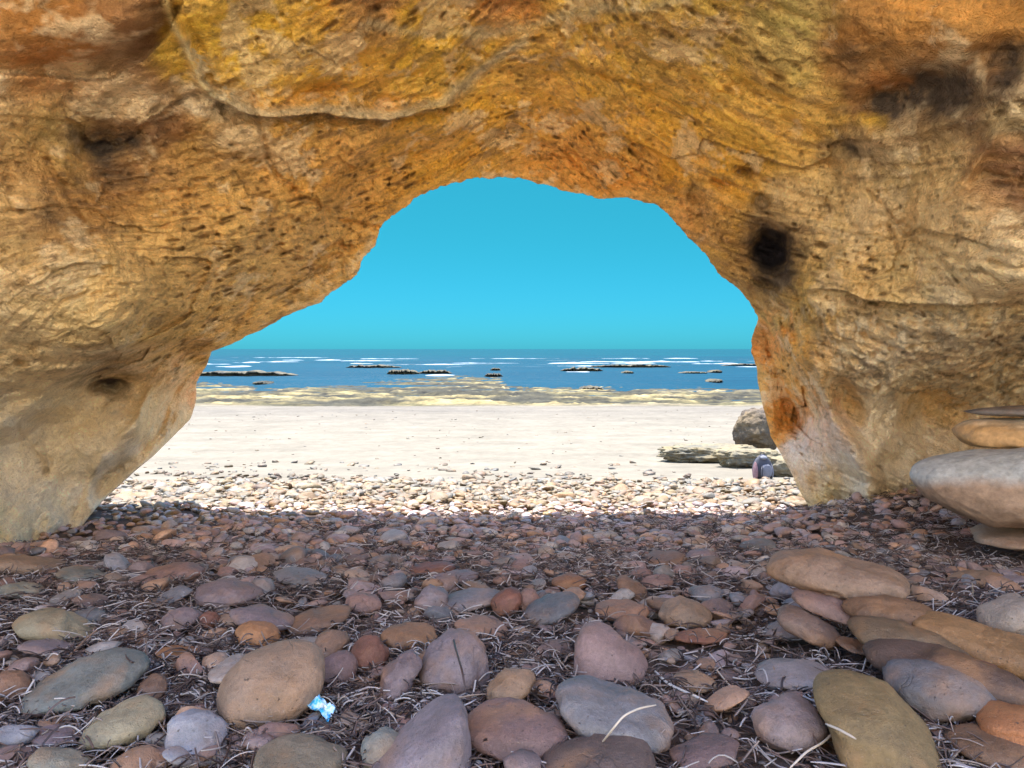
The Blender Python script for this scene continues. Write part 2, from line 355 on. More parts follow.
# mineral colours of the rock, anchored where they stand on it: u, v, reach, colour
OCH=(.62,.38,.10); YEL=(.72,.50,.11); BRN=(.34,.185,.075); DBR=(.20,.11,.065); TAN=(.64,.48,.25); PAL=(.82,.72,.53); CRM=(.95,.86,.71); GRY=(.64,.58,.46); ORG=(.66,.38,.14); RED=(.38,.17,.07)
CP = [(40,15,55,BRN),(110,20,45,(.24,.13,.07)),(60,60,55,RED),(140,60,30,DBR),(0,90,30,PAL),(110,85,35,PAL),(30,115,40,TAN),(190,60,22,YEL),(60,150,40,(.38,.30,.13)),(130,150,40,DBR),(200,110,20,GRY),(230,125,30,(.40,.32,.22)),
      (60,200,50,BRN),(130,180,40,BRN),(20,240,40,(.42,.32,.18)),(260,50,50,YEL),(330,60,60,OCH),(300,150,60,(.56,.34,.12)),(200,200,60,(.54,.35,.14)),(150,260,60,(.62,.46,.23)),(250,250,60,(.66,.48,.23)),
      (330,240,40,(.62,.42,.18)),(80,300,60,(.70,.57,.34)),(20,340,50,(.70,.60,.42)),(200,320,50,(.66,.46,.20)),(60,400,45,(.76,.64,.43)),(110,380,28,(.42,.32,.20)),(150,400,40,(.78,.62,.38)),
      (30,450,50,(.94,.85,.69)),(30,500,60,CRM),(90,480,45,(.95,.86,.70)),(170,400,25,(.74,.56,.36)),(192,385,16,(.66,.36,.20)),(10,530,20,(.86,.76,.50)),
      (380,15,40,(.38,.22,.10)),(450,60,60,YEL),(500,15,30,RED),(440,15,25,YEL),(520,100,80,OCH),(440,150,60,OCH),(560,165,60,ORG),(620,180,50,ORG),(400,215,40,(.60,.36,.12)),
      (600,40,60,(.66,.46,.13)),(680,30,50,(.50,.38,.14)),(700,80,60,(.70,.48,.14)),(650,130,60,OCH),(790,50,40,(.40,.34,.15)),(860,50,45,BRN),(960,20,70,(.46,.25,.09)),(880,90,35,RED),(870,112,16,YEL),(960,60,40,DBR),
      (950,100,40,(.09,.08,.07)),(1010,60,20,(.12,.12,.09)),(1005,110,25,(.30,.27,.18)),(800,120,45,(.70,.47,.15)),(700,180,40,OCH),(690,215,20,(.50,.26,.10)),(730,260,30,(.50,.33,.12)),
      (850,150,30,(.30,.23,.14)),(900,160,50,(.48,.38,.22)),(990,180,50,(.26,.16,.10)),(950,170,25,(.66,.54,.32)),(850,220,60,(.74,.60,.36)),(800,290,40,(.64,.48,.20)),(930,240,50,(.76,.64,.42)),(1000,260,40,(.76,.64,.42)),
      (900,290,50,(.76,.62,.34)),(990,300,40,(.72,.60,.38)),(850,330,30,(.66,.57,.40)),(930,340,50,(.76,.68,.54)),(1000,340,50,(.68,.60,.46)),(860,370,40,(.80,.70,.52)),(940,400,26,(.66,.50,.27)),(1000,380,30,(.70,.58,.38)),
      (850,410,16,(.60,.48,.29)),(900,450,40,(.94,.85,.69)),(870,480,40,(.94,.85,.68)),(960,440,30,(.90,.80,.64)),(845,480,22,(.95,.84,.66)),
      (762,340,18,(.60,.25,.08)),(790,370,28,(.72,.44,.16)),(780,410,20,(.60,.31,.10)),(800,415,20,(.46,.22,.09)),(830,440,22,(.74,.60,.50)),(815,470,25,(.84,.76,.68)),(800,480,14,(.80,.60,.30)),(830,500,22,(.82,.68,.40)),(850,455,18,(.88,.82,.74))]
def build_arch():
    pts = np.array(OUTL, float); ang = np.unwrap(np.arctan2(-(pts[:, 1] - PC[1]), pts[:, 0] - PC[0])); rad = np.hypot(pts[:, 0] - PC[0], pts[:, 1] - PC[1])
    nT, nS = 1500, 350
    th = np.linspace(ang[0], ang[-1], nT); r0 = np.interp(th, ang, rad)
    k = np.exp(-np.linspace(-2, 2, 9)**2); k /= k.sum(); r0 = np.convolve(np.pad(r0, 4, 'edge'), k, 'valid')
    jag = fbm(np.stack([th * 9, th * 0, th * 0 + 3.3], 1), 5, 4, .6)
    ct, st = np.cos(th), np.sin(th)
    amp = np.interp(th, [R(-5), R(5), R(20), R(170), R(180)], [1.2, 2.0, 3.2, 3.2, 1.5])
    r0 = r0 + jag * amp
    big = 1e9
    with np.errstate(divide='ignore'):
        rx = np.where(ct > 0, (1330 - PC[0]) / np.maximum(ct, 1e-6), (PC[0] + 300) / np.maximum(-ct, 1e-6))
        ry = np.where(st > 0, (PC[1] + 300) / np.maximum(st, 1e-6), (760 - PC[1]) / np.maximum(-st, 1e-6))
    r1 = np.minimum(rx, ry)
    s = np.linspace(0, 1, nS); s = .62 * s + .38 * s**3
    Rr = r0[None] + (r1 - r0)[None] * s[:, None]
    U = PC[0] + Rr * ct[None]; V = PC[1] - Rr * st[None]; u = U.ravel(); v = V.ravel()
    rel = (Rr - r0[None]).ravel()
    D = tps_eval(tps_fit([(a, b) for a, b, _ in DP], np.array([c for *_, c in DP])), u, v)
    D = np.maximum(D, 1.2)
    dx, dz = rays(u, v)
    P = np.stack([dx * D, D, dz * D], 1)
    edge = sstep(0, 26, rel)              # displacement dies towards the lip
    e2 = .35 + .65 * edge
    # warp for natural lines
    wu = u + 9 * fbm(P * 2.2, 3, 41); wv = v + 9 * fbm(P * 2.2, 3, 47)
    disp = np.zeros(len(u))               # positive: further into the rock (away)
    disp += .20 * fbm(P * 1.1, 4, 1, .5) * edge
    disp += .05 * ridged(P * 3.1, 4, 8) * e2 * .6
    soft = blob(u, v, 20, 500, 110, 90) + blob(u, v, 70, 35, 120, 45) + .7 * blob(u, v, 110, 420, 80, 60) + .6 * blob(u, v, 960, 40, 120, 60) + .5 * blob(u, v, 180, 410, 30, 40)
    soft += .8 * blob(u, v, 130, 470, 90, 60) + .6 * blob(u, v, 890, 450, 70, 45) + .7 * blob(u, v, 815, 470, 25, 35); soft = np.clip(soft, 0, 1); hard = 1 - .8 * soft
    # cross bedding: thin dipping layers, other way on the right side
    a = np.where(u < 520, R(28), R(-33)) ; mixu = sstep(430, 640, u)
    l1 = (P[:, 2] * math.cos(R(24)) - P[:, 0] * math.sin(R(24))); l2 = (P[:, 2] * math.cos(R(-30)) - P[:, 0] * math.sin(R(-30)))
    lay = l1 * (1 - mixu) + l2 * mixu
    lw = lay + .014 * fbm(P * 2.2, 3, 13)
    Q = np.stack([lw * 26, P[:, 0] * 2.2 + P[:, 1] * 2.2, P[:, 1] * 1.3], 1)
    bed = ridged(Q, 3, 60)
    disp += .011 * bed * hard * e2
    Q2 = np.stack([lw * 60, (P[:, 0] + P[:, 1]) * 9, P[:, 1] * 4], 1)
    disp += .010 * fbm(Q2, 3, 71) * hard
    # chips and scales
    wd, wid = worley(np.stack([lw * 22, P[:, 0] * 7 + P[:, 1] * 3, P[:, 1] * 6], 1), 5)
    patch = sstep(-.05, .35, fbm(P * 1.7, 3, 90)); 
    disp += .028 * (wid - .5) * sstep(.75, .25, wd) * patch * hard * edge
    # elongated pits along the bedding
    wd, wid = worley(np.stack([lw * 36, (P[:, 0] * .8 + P[:, 1] * .5) * 8, P[:, 1] * 8], 1) + .35 * fbm(P * 9, 3, 16)[:, None], 15)
    pm = sstep(-.15, .3, fbm(P * 1.3 + 9, 3, 95))
    pits = sstep(.42, .12, wd) * (wid > .45) * pm * hard
    disp += .048 * pits * edge
    wd, wid = worley(P * 24, 18); p2 = sstep(.4, .15, wd) * (wid > .62) * hard
    disp += .022 * p2 * edge
    disp += .013 * fbm(P * 14, 4, 77, .6) * hard * e2
    wd, wid = worley(np.stack([lw * 6.5, P[:, 0] * 2.1 + P[:, 1] * 1.5, P[:, 1] * 1.8], 1) + .12 * fbm(P * 4, 3, 33)[:, None], 105); disp += .075 * (wid - .5) * hard * edge
    disp += .014 * ridged(np.stack([lw * 12, (P[:, 0] + .6 * P[:, 1]) * 1.2, P[:, 1] * .8], 1), 4, 66) * hard * e2
    # fluted honeycomb on the lower right
    fl = sstep(300, 318, wv) * sstep(430, 390, v) * sstep(770, 840, u - .3 * (v - 300))
    wd, wid = worley(np.stack([P[:, 0] * 17, P[:, 1] * 17, P[:, 2] * 7.5], 1), 25)
    disp += fl * (.045 * sstep(.5, .15, wd) * (wid > .25) + .03 * fbm(P * np.array([16, 16, 6]), 3, 26))
    # --- the named relief
    d, sd_ = polydist(wu, wv, [(205,100),(235,112),(265,117),(330,117),(370,121),(415,116),(440,107),(458,104)])
    taper = sstep(200, 230, u) * sstep(462, 440, u)
    disp += taper * (-.10 * (sd_ > 0) * np.exp(-(d / 11)**2) + .10 * (sd_ < 0) * np.exp(-(d / 9)**2))
    d, sd_ = polydist(wu, wv, [(-40,78),(60,76),(110,74),(140,62),(160,45),(172,25)])
    disp += .16 * (sd_ > 0) * np.exp(-(d / 26)**2) - .05 * (sd_ < 0) * np.exp(-(d / 14)**2)
    disp -= .07 * blob(wu, wv, 80, 20, 80, 22)
    d, _ = polydist(wu, wv, [(162,-20),(172,25),(185,60),(205,95),(225,105)]); vein = np.exp(-(d / 5)**2)
    disp -= .05 * vein
    d, sd_ = polydist(wu, wv, [(175,18),(182,40),(200,85),(212,105)]); disp += .05 * np.exp(-((d - 9) / 6)**2) * (sd_ > 0)
    # cave side: overhang ridge then scoop with dark niche
    d, sd_ = polydist(wu, wv, [(-30,432),(15,418),(50,390),(90,362),(125,347),(190,336),(225,338)])
    disp += .22 * (sd_ < 0) * sstep(0, 20, d) * np.exp(-(d / 60)**2)
    disp -= .05 * np.exp(-(d / 8)**2)
    n1_ = blob(wu, wv, 108, 380, 30, 12, 0); disp += .26 * n1_ + .14 * blob(u, v, 112, 392, 48, 22)
    d, _ = polydist(wu, wv, [(222,352),(170,378),(145,405),(120,445),(95,470),(92,505)]); disp -= .07 * np.exp(-(d / 9)**2)
    disp += .05 * blob(wu, wv, 45, 440, 25, 22)
    d, _ = polydist(wu, wv, [(15,425),(30,445),(45,465)]); disp += .03 * np.exp(-(d / 2.5)**2)
    disp += .08 * blob(u, v, 21, 363, 6, 4) + .07 * blob(u, v, 46, 471, 3, 3) + .05 * blob(u, v, 119, 468, 3, 3) + .05 * blob(u, v, 174, 366, 3, 2)
    # bedding cracks near the left of the opening
    for pl, wd_ in (([(255,95),(262,130),(280,175),(300,200),(325,215)], 3.), ([(325,221),(345,224),(375,228)], 2.2), ([(295,262),(330,248),(345,250)], 2.2), ([(45,160),(70,190),(90,220)], 2.5),
                    ([(870,195),(905,235),(960,262)], 2.3), ([(905,225),(945,240)], 2.), ([(985,262),(1010,266),(1060,262)], 3.), ([(890,230),(902,255)], 2.), ([(560,60),(640,90),(700,130)], 2.5),
                    ([(470,45),(500,60),(520,55)], 3.), ([(930,250),(955,280)], 2.)):
        d, _ = polydist(wu, wv, pl); disp += .045 * np.exp(-(d / wd_)**2)
    # big hole and its neighbours
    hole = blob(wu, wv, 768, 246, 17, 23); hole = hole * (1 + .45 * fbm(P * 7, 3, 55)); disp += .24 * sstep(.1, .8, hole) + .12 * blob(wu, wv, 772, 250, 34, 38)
    disp += .15 * blob(wu, wv, 762, 200, 9, 5) + .13 * blob(wu, wv, 744, 174, 10, 5) + .10 * blob(wu, wv, 768, 285, 8, 5) + .12 * blob(wu, wv, 787, 311, 8, 7) + .08 * blob(wu, wv, 720, 188, 12, 6)
    # ledge on the right and hollows below
    d, sd_ = polydist(wu, wv, [(820,292),(870,297),(930,305),(1000,308),(1100,305)]); tp = sstep(805, 860, u)
    disp += tp * (-.10 * (sd_ > 0) * np.exp(-(d / 26)**2) + .13 * (sd_ < 0) * np.exp(-(d / 14)**2))
    disp += .30 * blob(wu, wv, 852, 403, 17, 20) + .30 * blob(wu, wv, 940, 408, 36, 24) - .08 * blob(wu, wv, 895, 400, 10, 34) + .07 * blob(wu, wv, 888, 463, 8, 5) + .10 * blob(wu, wv, 935, 340, 16, 12) + .08 * blob(wu, wv, 1000, 350, 22, 18)
    disp += .26 * blob(wu, wv, 800, 412, 20, 26, 20) + .10 * blob(wu, wv, 845, 385, 10, 8)
    d, _ = polydist(wu, wv, [(757,316),(790,345),(820,372),(838,410),(850,440),(866,475),(868,505)]); disp -= .20 * np.exp(-(d / 12)**2) * sstep(758, 790, u)
    for cu, cv, ru, rv, aa, am in ((925,98,50,18,12,.20),(985,52,45,14,20,.12),(1005,55,20,20,0,.12),(890,95,60,10,15,.10),(850,155,40,12,-20,.09),(1000,190,40,25,-20,.13),(975,165,6,40,-30,-.10),(800,60,40,30,0,-.08),(870,50,40,30,0,-.09),(960,25,60,25,0,-.10),(905,130,60,8,10,-.08),
                                   (860,240,10,50,-45,-.05),(105,140,42,14,0,.14),(110,175,36,14,0,.10),(325,92,40,8,5,.08),(390,102,30,8,0,.07),(450,50,30,10,-10,-.07),(540,22,24,14,0,.09),(520,5,30,12,0,.10),(390,8,40,12,0,.08),(470,38,20,6,0,-.06),(640,190,60,8,-5,-.03),(560,50,60,10,-25,-.04),(700,60,50,14,-35,-.06),(740,110,50,12,-45,-.06)):
        disp += am * blob(wu, wv, cu, cv, ru, rv, aa)
    Dn = D + disp * (D / 4.0)
    P = np.stack([dx * Dn, Dn, dz * Dn], 1)
    # --- colours
    cw = np.zeros(len(u)) + 1e-9; c = np.zeros((len(u), 3))
    w1 = u + 26 * fbm(P * 2.6, 4, 141, .6); w2 = v + 20 * fbm(P * 2.6, 4, 147, .6)
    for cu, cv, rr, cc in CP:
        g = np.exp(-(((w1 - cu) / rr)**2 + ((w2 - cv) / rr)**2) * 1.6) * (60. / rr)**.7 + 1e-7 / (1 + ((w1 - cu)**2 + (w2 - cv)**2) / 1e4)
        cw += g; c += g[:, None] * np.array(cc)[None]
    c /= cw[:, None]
    def put(mask, cc, amt=1.):
        nonlocal c
        m = np.clip(mask * amt, 0, 1)[:, None]; c = c * (1 - m) + np.array(cc)[None] * m
    put(sstep(.12, .5, fbm(P * 1.9 + 5, 5, 200, .65)) * hard, (.40, .25, .11), .35)
    put(sstep(.15, .5, fbm(P * 2.6 + 15, 5, 210, .65)), PAL, .55)
    put(sstep(.1, .5, bed * .4 + .6 * fbm(P * 4, 3, 230)) * hard, (.42, .29, .15), .35)
    put(sstep(.25, .5, fbm(np.stack([lw * 40, (P[:, 0] + P[:, 1]) * 6, P[:, 1] * 4], 1), 4, 240, .65)) * hard, (.20, .13, .08), .5)
    put(pits, (.14, .09, .055), .7); put(p2, (.16, .11, .07), .5)
    put(np.exp(-(polydist(wu, wv, [(162,-20),(172,25),(185,60),(205,95),(225,105)])[0] / 4)**2), (.66, .55, .30), .9)
    put(np.exp(-(polydist(wu, wv, [(190,50),(205,80),(225,100)])[0] / 11)**2) * (fbm(P * 9, 3, 61) > -.15), (.40, .39, .33), .7)
    d, _ = polydist(wu, wv, [(205,100),(235,108),(265,112),(330,112),(370,115),(415,110),(445,100),(500,60),(530,40)]); put(np.exp(-(d / 6.5)**2), (.44, .40, .30), .8)
    put(np.exp(-(polydist(wu, wv, [(370,25),(440,32),(500,35),(560,22),(640,8),(690,-5)])[0] / 6)**2), (.42, .39, .28), .55)
    # soot and dark growth; hollows darkened too, big hole's shade painted near-black
    sn = .75 + .8 * fbm(P * 6, 4, 301, .6)
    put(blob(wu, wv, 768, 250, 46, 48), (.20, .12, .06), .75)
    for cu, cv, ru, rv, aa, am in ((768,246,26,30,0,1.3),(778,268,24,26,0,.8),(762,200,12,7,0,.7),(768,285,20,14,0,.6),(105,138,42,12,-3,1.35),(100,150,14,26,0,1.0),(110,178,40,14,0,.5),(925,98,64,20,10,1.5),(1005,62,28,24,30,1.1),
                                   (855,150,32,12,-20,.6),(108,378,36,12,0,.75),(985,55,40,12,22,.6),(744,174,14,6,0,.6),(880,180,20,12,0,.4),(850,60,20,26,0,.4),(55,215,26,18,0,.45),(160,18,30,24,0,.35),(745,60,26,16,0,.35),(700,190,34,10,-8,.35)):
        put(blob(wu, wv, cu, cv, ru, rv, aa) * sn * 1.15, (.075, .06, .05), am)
    put(sstep(.2, .75, hole), (.016, .014, .018))  # shade inside the hole, painted into the rock colour
    fl2 = fl * sstep(.1, .45, fbm(P * np.array([14, 14, 5]), 4, 330)); put(fl2, (.22, .20, .17), .6)
    put(fl * sstep(.15, .4, fbm(P * np.array([18, 18, 5]), 3, 340)), (.72, .67, .55), .5)
    c = c * (1 + .26 * hard * fbm(P * np.array([22, 22, 26]), 4, 610, .7))[:, None] * (1 + .25 * fbm(P * 5, 3, 620))[:, None]
    c = c * (1 + .14 * hard * fbm(np.stack([lw * 75, (P[:, 0] + .5 * P[:, 1]) * 3.0, P[:, 1] * 1.5], 1), 4, 650, .6))[:, None]
    lum = c.mean(1, keepdims=True); c = lum + (c - lum) * 1.12
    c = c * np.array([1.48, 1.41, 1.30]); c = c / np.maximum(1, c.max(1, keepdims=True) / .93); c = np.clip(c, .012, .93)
    rows = [P.reshape(nS, nT, 3)]; cols = [c.reshape(nS, nT, 3)]
    # unseen tunnel end, cut short of the viewer to let fill light in
    last = P.reshape(nS, nT, 3)[-1]; lc = cols[0][-1]
    nb = 22; back = []
    for k in range(1, nb + 1):
        f = k / nb; q = last.copy(); yb = 1.15
        q[:, 1] = last[:, 1] * (1 - f) + yb * f; q[:, 0] *= 1 + .16 * f; q[:, 2] *= 1 + .10 * math.sin(f * 3.1)
        n = fbm(q * 1.5, 4, 400)[:, None]; q += n * .12 * np.array([1, 0, 1]) * math.sin(f * 3.1); back.append(q)
    rows.append(np.array(back)); cols.append(np.repeat(lc[None], nb, 0))
    inner_end = back[-1]
    # outer face: thick lip, seaward face, then the top sloping back over the tunnel
    lip = P.reshape(nS, nT, 3)[0]; rd = np.stack([ct, np.zeros(nT), st], 1)
    prof = [(.02,.05),(.05,.11),(.12,.17),(.25,.20),(.45,.16),(.8,.0),(1.2,-.4),(1.6,-1.0),(1.9,-1.9),(2.0,-2.9),(2.0,-3.6)]
    outer = []
    for k, (ro, yo) in enumerate(prof):
        q = lip + rd * ro + np.array([0, yo, 0]); q += (fbm(q * 1.4, 4, 500)[:, None]) * min(ro, .5) * .5 * np.array([1, .6, 1]); outer.append(q)
    e1 = outer[-1].copy(); e1[:, 1] = 1.1; outer.append(e1)
    outer.append(inner_end * np.array([1.3, 1, 1.3]))
    outer = np.array(outer[::-1])
    oc = np.repeat(cols[0][0][None], len(outer), 0)
    allr = np.concatenate([outer] + rows); allc = np.concatenate([oc] + cols)
    # close back to the first outer ring
    allr = np.concatenate([allr, outer[:1]]); allc = np.concatenate([allc, oc[:1]])
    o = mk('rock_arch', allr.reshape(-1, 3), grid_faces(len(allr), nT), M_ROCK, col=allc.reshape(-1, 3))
    tag(o, 'ochre and cream weathered sandstone arch framing the beach and the sea', 'rock arch')
    return o
build_arch()

# ================================================================== STONES TRACED ONE BY ONE
C_ = dict(tan=(.40,.29,.20), mauve=(.31,.25,.26), rose=(.40,.26,.22), grey=(.30,.30,.31), blue=(.25,.265,.27), teal=(.27,.30,.27), orange=(.50,.26,.12), brown=(.30,.19,.13),
          red=(.30,.14,.10), olive=(.28,.25,.13), yel=(.44,.40,.26), pale=(.46,.42,.38), dark=(.16,.11,.11), lilac=(.32,.28,.30), green=(.34,.36,.29))
PLACED = []     # x, y, radius, short name, u, v
def traced(name, label, cat, short, cu, cv, w_, h_, ang=0, col='tan', poly=None, base=None, b=None, dist=None, sub=4, seed=None, rough=.085, sup=.74, group='traced stones on the shingle', colour=None, flat=2):
    seed = seed if seed is not None else len(PLACED) + 1
    if poly:
        p = np.array(poly, float); cu, cv = (p[:, 0].min() + p[:, 0].max()) / 2, (p[:, 1].min() + p[:, 1].max()) / 2
        w_, h_ = np.ptp(p[:, 0]), np.ptp(p[:, 1])
        nx_ = np.roll(p, -1, 0); p = np.concatenate([p + (nx_ - p) * f for f in np.linspace(0, 1, 13)[:-1]])
        a = np.arctan2(-(p[:, 1] - cv), p[:, 0] - cu); rr = np.hypot(p[:, 0] - cu, p[:, 1] - cv); o_ = np.argsort(a); a, rr = a[o_], rr[o_]
        aa = np.concatenate([a - 2 * np.pi, a, a + 2 * np.pi]); ra = np.tile(rr, 3)
        tt = np.linspace(-np.pi, np.pi, 181)[:-1]
        # radius along straight edges, softened
        X = np.interp(tt, aa, ra * np.cos(aa)); Y = np.interp(tt, aa, ra * np.sin(aa)); rt = np.hypot(X, Y)
        kk = np.exp(-np.linspace(-2, 2, 9)**2); kk /= kk.sum(); rt = np.convolve(np.concatenate([rt[-4:], rt, rt[:4]]), kk, 'valid')
        rfun = lambda ph: np.interp(ph, np.concatenate([tt, [np.pi]]), np.concatenate([rt, rt[:1]]))
    else:
        A, B, t0 = w_ / 2, h_ / 2, R(ang)
        rfun = lambda ph: 1 / np.sqrt((np.cos(ph - t0) / A)**2 + (np.sin(ph - t0) / B)**2)
    v_contact = base if base is not None else cv + h_ * .36
    gx, gy, gz = hit(cu, v_contact)
    y = dist if dist else gy
    mpp = y / F
    wid, hei = w_ * mpp, h_ * mpp
    bb = b if b else min(.42 * max(wid, hei), 1.05 * hei + .01)
    if not dist: y = gy + .25 * bb - .035 * gy; mpp = y / F
    dx, dz = rays(cu, cv); c0 = np.array([dx * y, y, dz * y])
    view = c0 / np.linalg.norm(c0); right = np.array([1., 0, 0]) - view * view[0]; right /= np.linalg.norm(right)
    up = np.cross(right, view); up = up if up[2] > 0 else -up
    dep = np.array([view[0], view[1], 0]); dep /= np.linalg.norm(dep)
    tilt = abs(np.dot(dep, up)); ky = math.sqrt(max(.3, 1 - (tilt * bb / (h_ * mpp / 2 + 1e-6))**2))
    Vs, Fs = ico(sub); d = Vs.copy()
    ph = np.arctan2(d[:, 1], d[:, 0]); rho = np.hypot(d[:, 0], d[:, 1]); r = rfun(ph) * mpp
    rs = np.power(rho, sup)
    n = fbm(d * 1.3 + seed * 3.1, 4, seed, .5)
    fac = 1 + rough * 1.6 * n
    if flat:    # broken flat faces
        for k in range(flat):
            q = np.array([math.sin(k * 2.4 + seed), math.cos(k * 1.7 + seed * 2), .6 + .3 * math.sin(k)]); q /= np.linalg.norm(q)
            dd = d @ q; fac = np.where(dd > .80, fac * (.80 / np.maximum(dd, .80)), fac)
    X = r * rs * np.cos(ph) * fac; Y = r * rs * np.sin(ph) * ky * fac; Z = bb * np.sign(d[:, 2]) * np.power(np.abs(d[:, 2]), .9) * fac
    Pw = X[:, None] * right + Y[:, None] * up + Z[:, None] * dep
    o = mk(name, Pw, Fs, M_STONE); o.location = c0
    cc = colour if colour else C_[col]; j = .92 + .16 * random.random(); j *= .64; o.color = (cc[0] * j, cc[1] * j * .96, cc[2] * j * 1.02, 1)
    tag(o, label, cat, group)
    PLACED.append((c0[0], c0[1], max(wid, bb * 2) / 2, short, cu, cv, w_, h_))
    return o
S = 'beach_stone'
def st(label, short, cu=0, cv=0, w_=0, h_=0, ang=0, col='tan', **k): return traced(S, label, 'stone', short, cu, cv, w_, h_, ang, col, **k)
st('angular yellow-grey stone with broad sloping flat top, left foreground','angular yellow-grey stone',col='yel',poly=[(19,628),(24,618),(36,612),(62,609),(80,619),(98,631),(92,639),(55,641),(24,637)],flat=1)
st('small blue-grey stone tucked behind the angular yellow-grey stone','small blue-grey stone',90,616,32,17,0,'blue')
st('flat lilac-grey stone in front of the angular yellow-grey stone','flat lilac-grey stone',48,647,52,16,-4,'lilac')
st('long blue-grey stone slanting up to the right, lower left foreground','long slanting blue-grey stone',col='teal',poly=[(24,708),(48,688),(88,662),(113,650),(134,648),(142,656),(136,668),(120,681),(90,695),(60,704),(38,711)])
st('pale yellowish wedge stone with split upper edge, lower left','pale yellowish wedge stone',col='yel',poly=[(81,742),(98,723),(128,704),(148,696),(158,702),(162,714),(150,730),(122,741),(95,748)],flat=1)
st('pale green-white rounded stone cut by the bottom edge, far left','pale green-white stone',62,765,60,34,-8,'green')
st('grey-green oval stone near the left foot of the arch','grey-green oval stone',83,575,50,17,-5,'teal')
st('flat tan slab lying against the left wall foot','flat tan slab',28,565,72,18,-3,'tan',flat=1)
st('purple-brown stone with rounded pale top, left middle ground','purple-brown stone with pale top',col='rose',poly=[(146,577),(160,566),(188,560),(204,568),(196,578),(170,583)])
st('dull green-grey pebble at the left edge of the picture','dull green-grey pebble',20,590,40,16,0,'green')
st('broad mauve-grey hummock stone with brown left end','broad mauve-grey hummock stone',col='mauve',poly=[(195,603),(199,589),(222,579),(248,582),(264,590),(250,600),(226,600),(210,608)])
st('mauve-grey stone tilted up to the right beside a red cobble','tilted mauve-grey stone',182,618,38,22,14,'mauve')
st('small reddish-brown cobble right of the tilted mauve-grey stone','small reddish-brown cobble',210,620,20,17,0,'red')
st('smooth orange egg-shaped stone at the foot of a flat mauve stone','orange egg-shaped stone',258,634,43,25,-4,'orange')
st('flat mauve stone leaning behind the orange egg-shaped stone','flat mauve stone',262,617,64,24,-12,'mauve',base=632)
st('flat orange-brown pebble in the seaweed at left','flat orange-brown pebble',178,653,42,14,3,'orange')
st('big smooth tan oval boulder with small pits, largest in left foreground','big tan oval boulder',col='tan',poly=[(220,700),(224,682),(240,661),(265,647),(290,641),(312,643),(323,654),(325,672),(319,692),(300,712),(275,725),(250,728),(232,721),(222,710)],rough=.03,sub=5)
st('pale flat stone showing behind the big tan oval boulder','pale flat stone behind the boulder',240,668,66,26,22,'pale',base=690)
st('long mauve-brown stone slanting up beside a small rosy oval','long mauve-brown stone',317,620,72,22,27,'brown')
st('rosy oval stone at the top end of the long mauve-brown stone','rosy oval stone',363,603,36,20,0,'rose')
st('flat grey slab pointing up to the left of the rosy oval','flat grey slab',302,577,54,18,-3,'grey',flat=1)
st('small upright grey stone left of the flat grey slab','small upright grey stone',262,588,24,22,0,'grey')
st('rounded orange-brown cobble with a dark slanting crack','orange-brown cracked cobble',410,636,55,27,2,'tan',colour=(.36,.21,.12))
st('dark red-brown angular stone with split top','dark red-brown angular stone',col='red',poly=[(345,668),(350,650),(362,638),(378,636),(388,648),(386,662),(370,672)],flat=2)
st('upright mauve stone leaning right, beside the stone with a stem','upright leaning mauve stone',col='mauve',poly=[(379,702),(382,674),(398,653),(412,647),(421,662),(411,686),(392,703)],flat=1)
st('large rounded mauve stone with a dark stem lying across its face','large mauve stone with dark stem',col='lilac',poly=[(419,670),(430,647),(448,632),(470,631),(484,643),(489,672),(485,689),(465,696),(440,691),(424,681)],colour=(.30,.26,.28))
st('long salmon stone slanting down to the right','long salmon stone',483,627,60,20,-20,'rose',colour=(.44,.29,.22))
st('small smooth tan oval resting on a broad rosy slab','small tan oval on the slab',511,685,52,33,24,'tan',base=706,colour=(.46,.31,.19))
st('large lilac-grey triangular slab pointing up, bottom centre','large lilac-grey triangular slab',col='lilac',poly=[(366,782),(392,752),(418,723),(443,703),(461,696),(470,712),(472,745),(475,785)],rough=.04,sub=5,flat=0)
st('broad rosy-brown slab beneath the small tan oval','broad rosy-brown slab',516,728,104,54,-4,'brown',base=748,colour=(.30,.20,.18))
st('teal-grey knob of stone left of the lilac triangular slab','teal-grey knob',382,748,46,38,38,'teal')
st('broad olive-tan slab at the bottom edge below the blue scrap','broad olive-tan slab',302,758,92,44,4,'olive',colour=(.30,.26,.18),flat=1)
st('angular blue-grey block with sharp top corner, centre left','angular blue-grey block',col='lilac',poly=[(412,602),(430,583),(448,592),(449,602),(437,612),(424,611)],flat=3)
st('smooth blue-grey stone slanting up beside the angular block','smooth blue-grey slanting stone',470,599,64,22,17,'blue',colour=(.31,.31,.34))
st('red-brown cobble right of the smooth blue-grey slanting stone','red-brown cobble',506,601,34,26,35,'red')
st('rose-brown cobble squeezed against the dark blue-grey stone','rose-brown squeezed cobble',528,600,24,22,0,'rose')
st('thin dark purple slab with pale upper face','thin dark purple slab',455,576,52,12,4,'mauve')
st('long red-brown stone behind the thin dark purple slab','long red-brown stone',432,568,48,13,6,'red')
st('dark blue-grey stone slanting up to the right, centre','dark blue-grey slanting stone',550,609,66,27,27,'blue',colour=(.21,.22,.235))
st('notched orange-brown stone behind the dark blue-grey stone','notched orange-brown stone',568,582,36,17,-3,'orange',flat=2,colour=(.34,.18,.10))
st('flat-topped orange stone left of the rounded tan cobble','flat-topped orange stone',621,610,54,21,-4,'orange',flat=1,colour=(.44,.26,.17))
st('rounded tan cobble with a blunt right end','rounded tan blunt cobble',col='tan',poly=[(659,612),(665,602),(681,597),(698,603),(711,616),(706,625),(685,628),(664,623)])
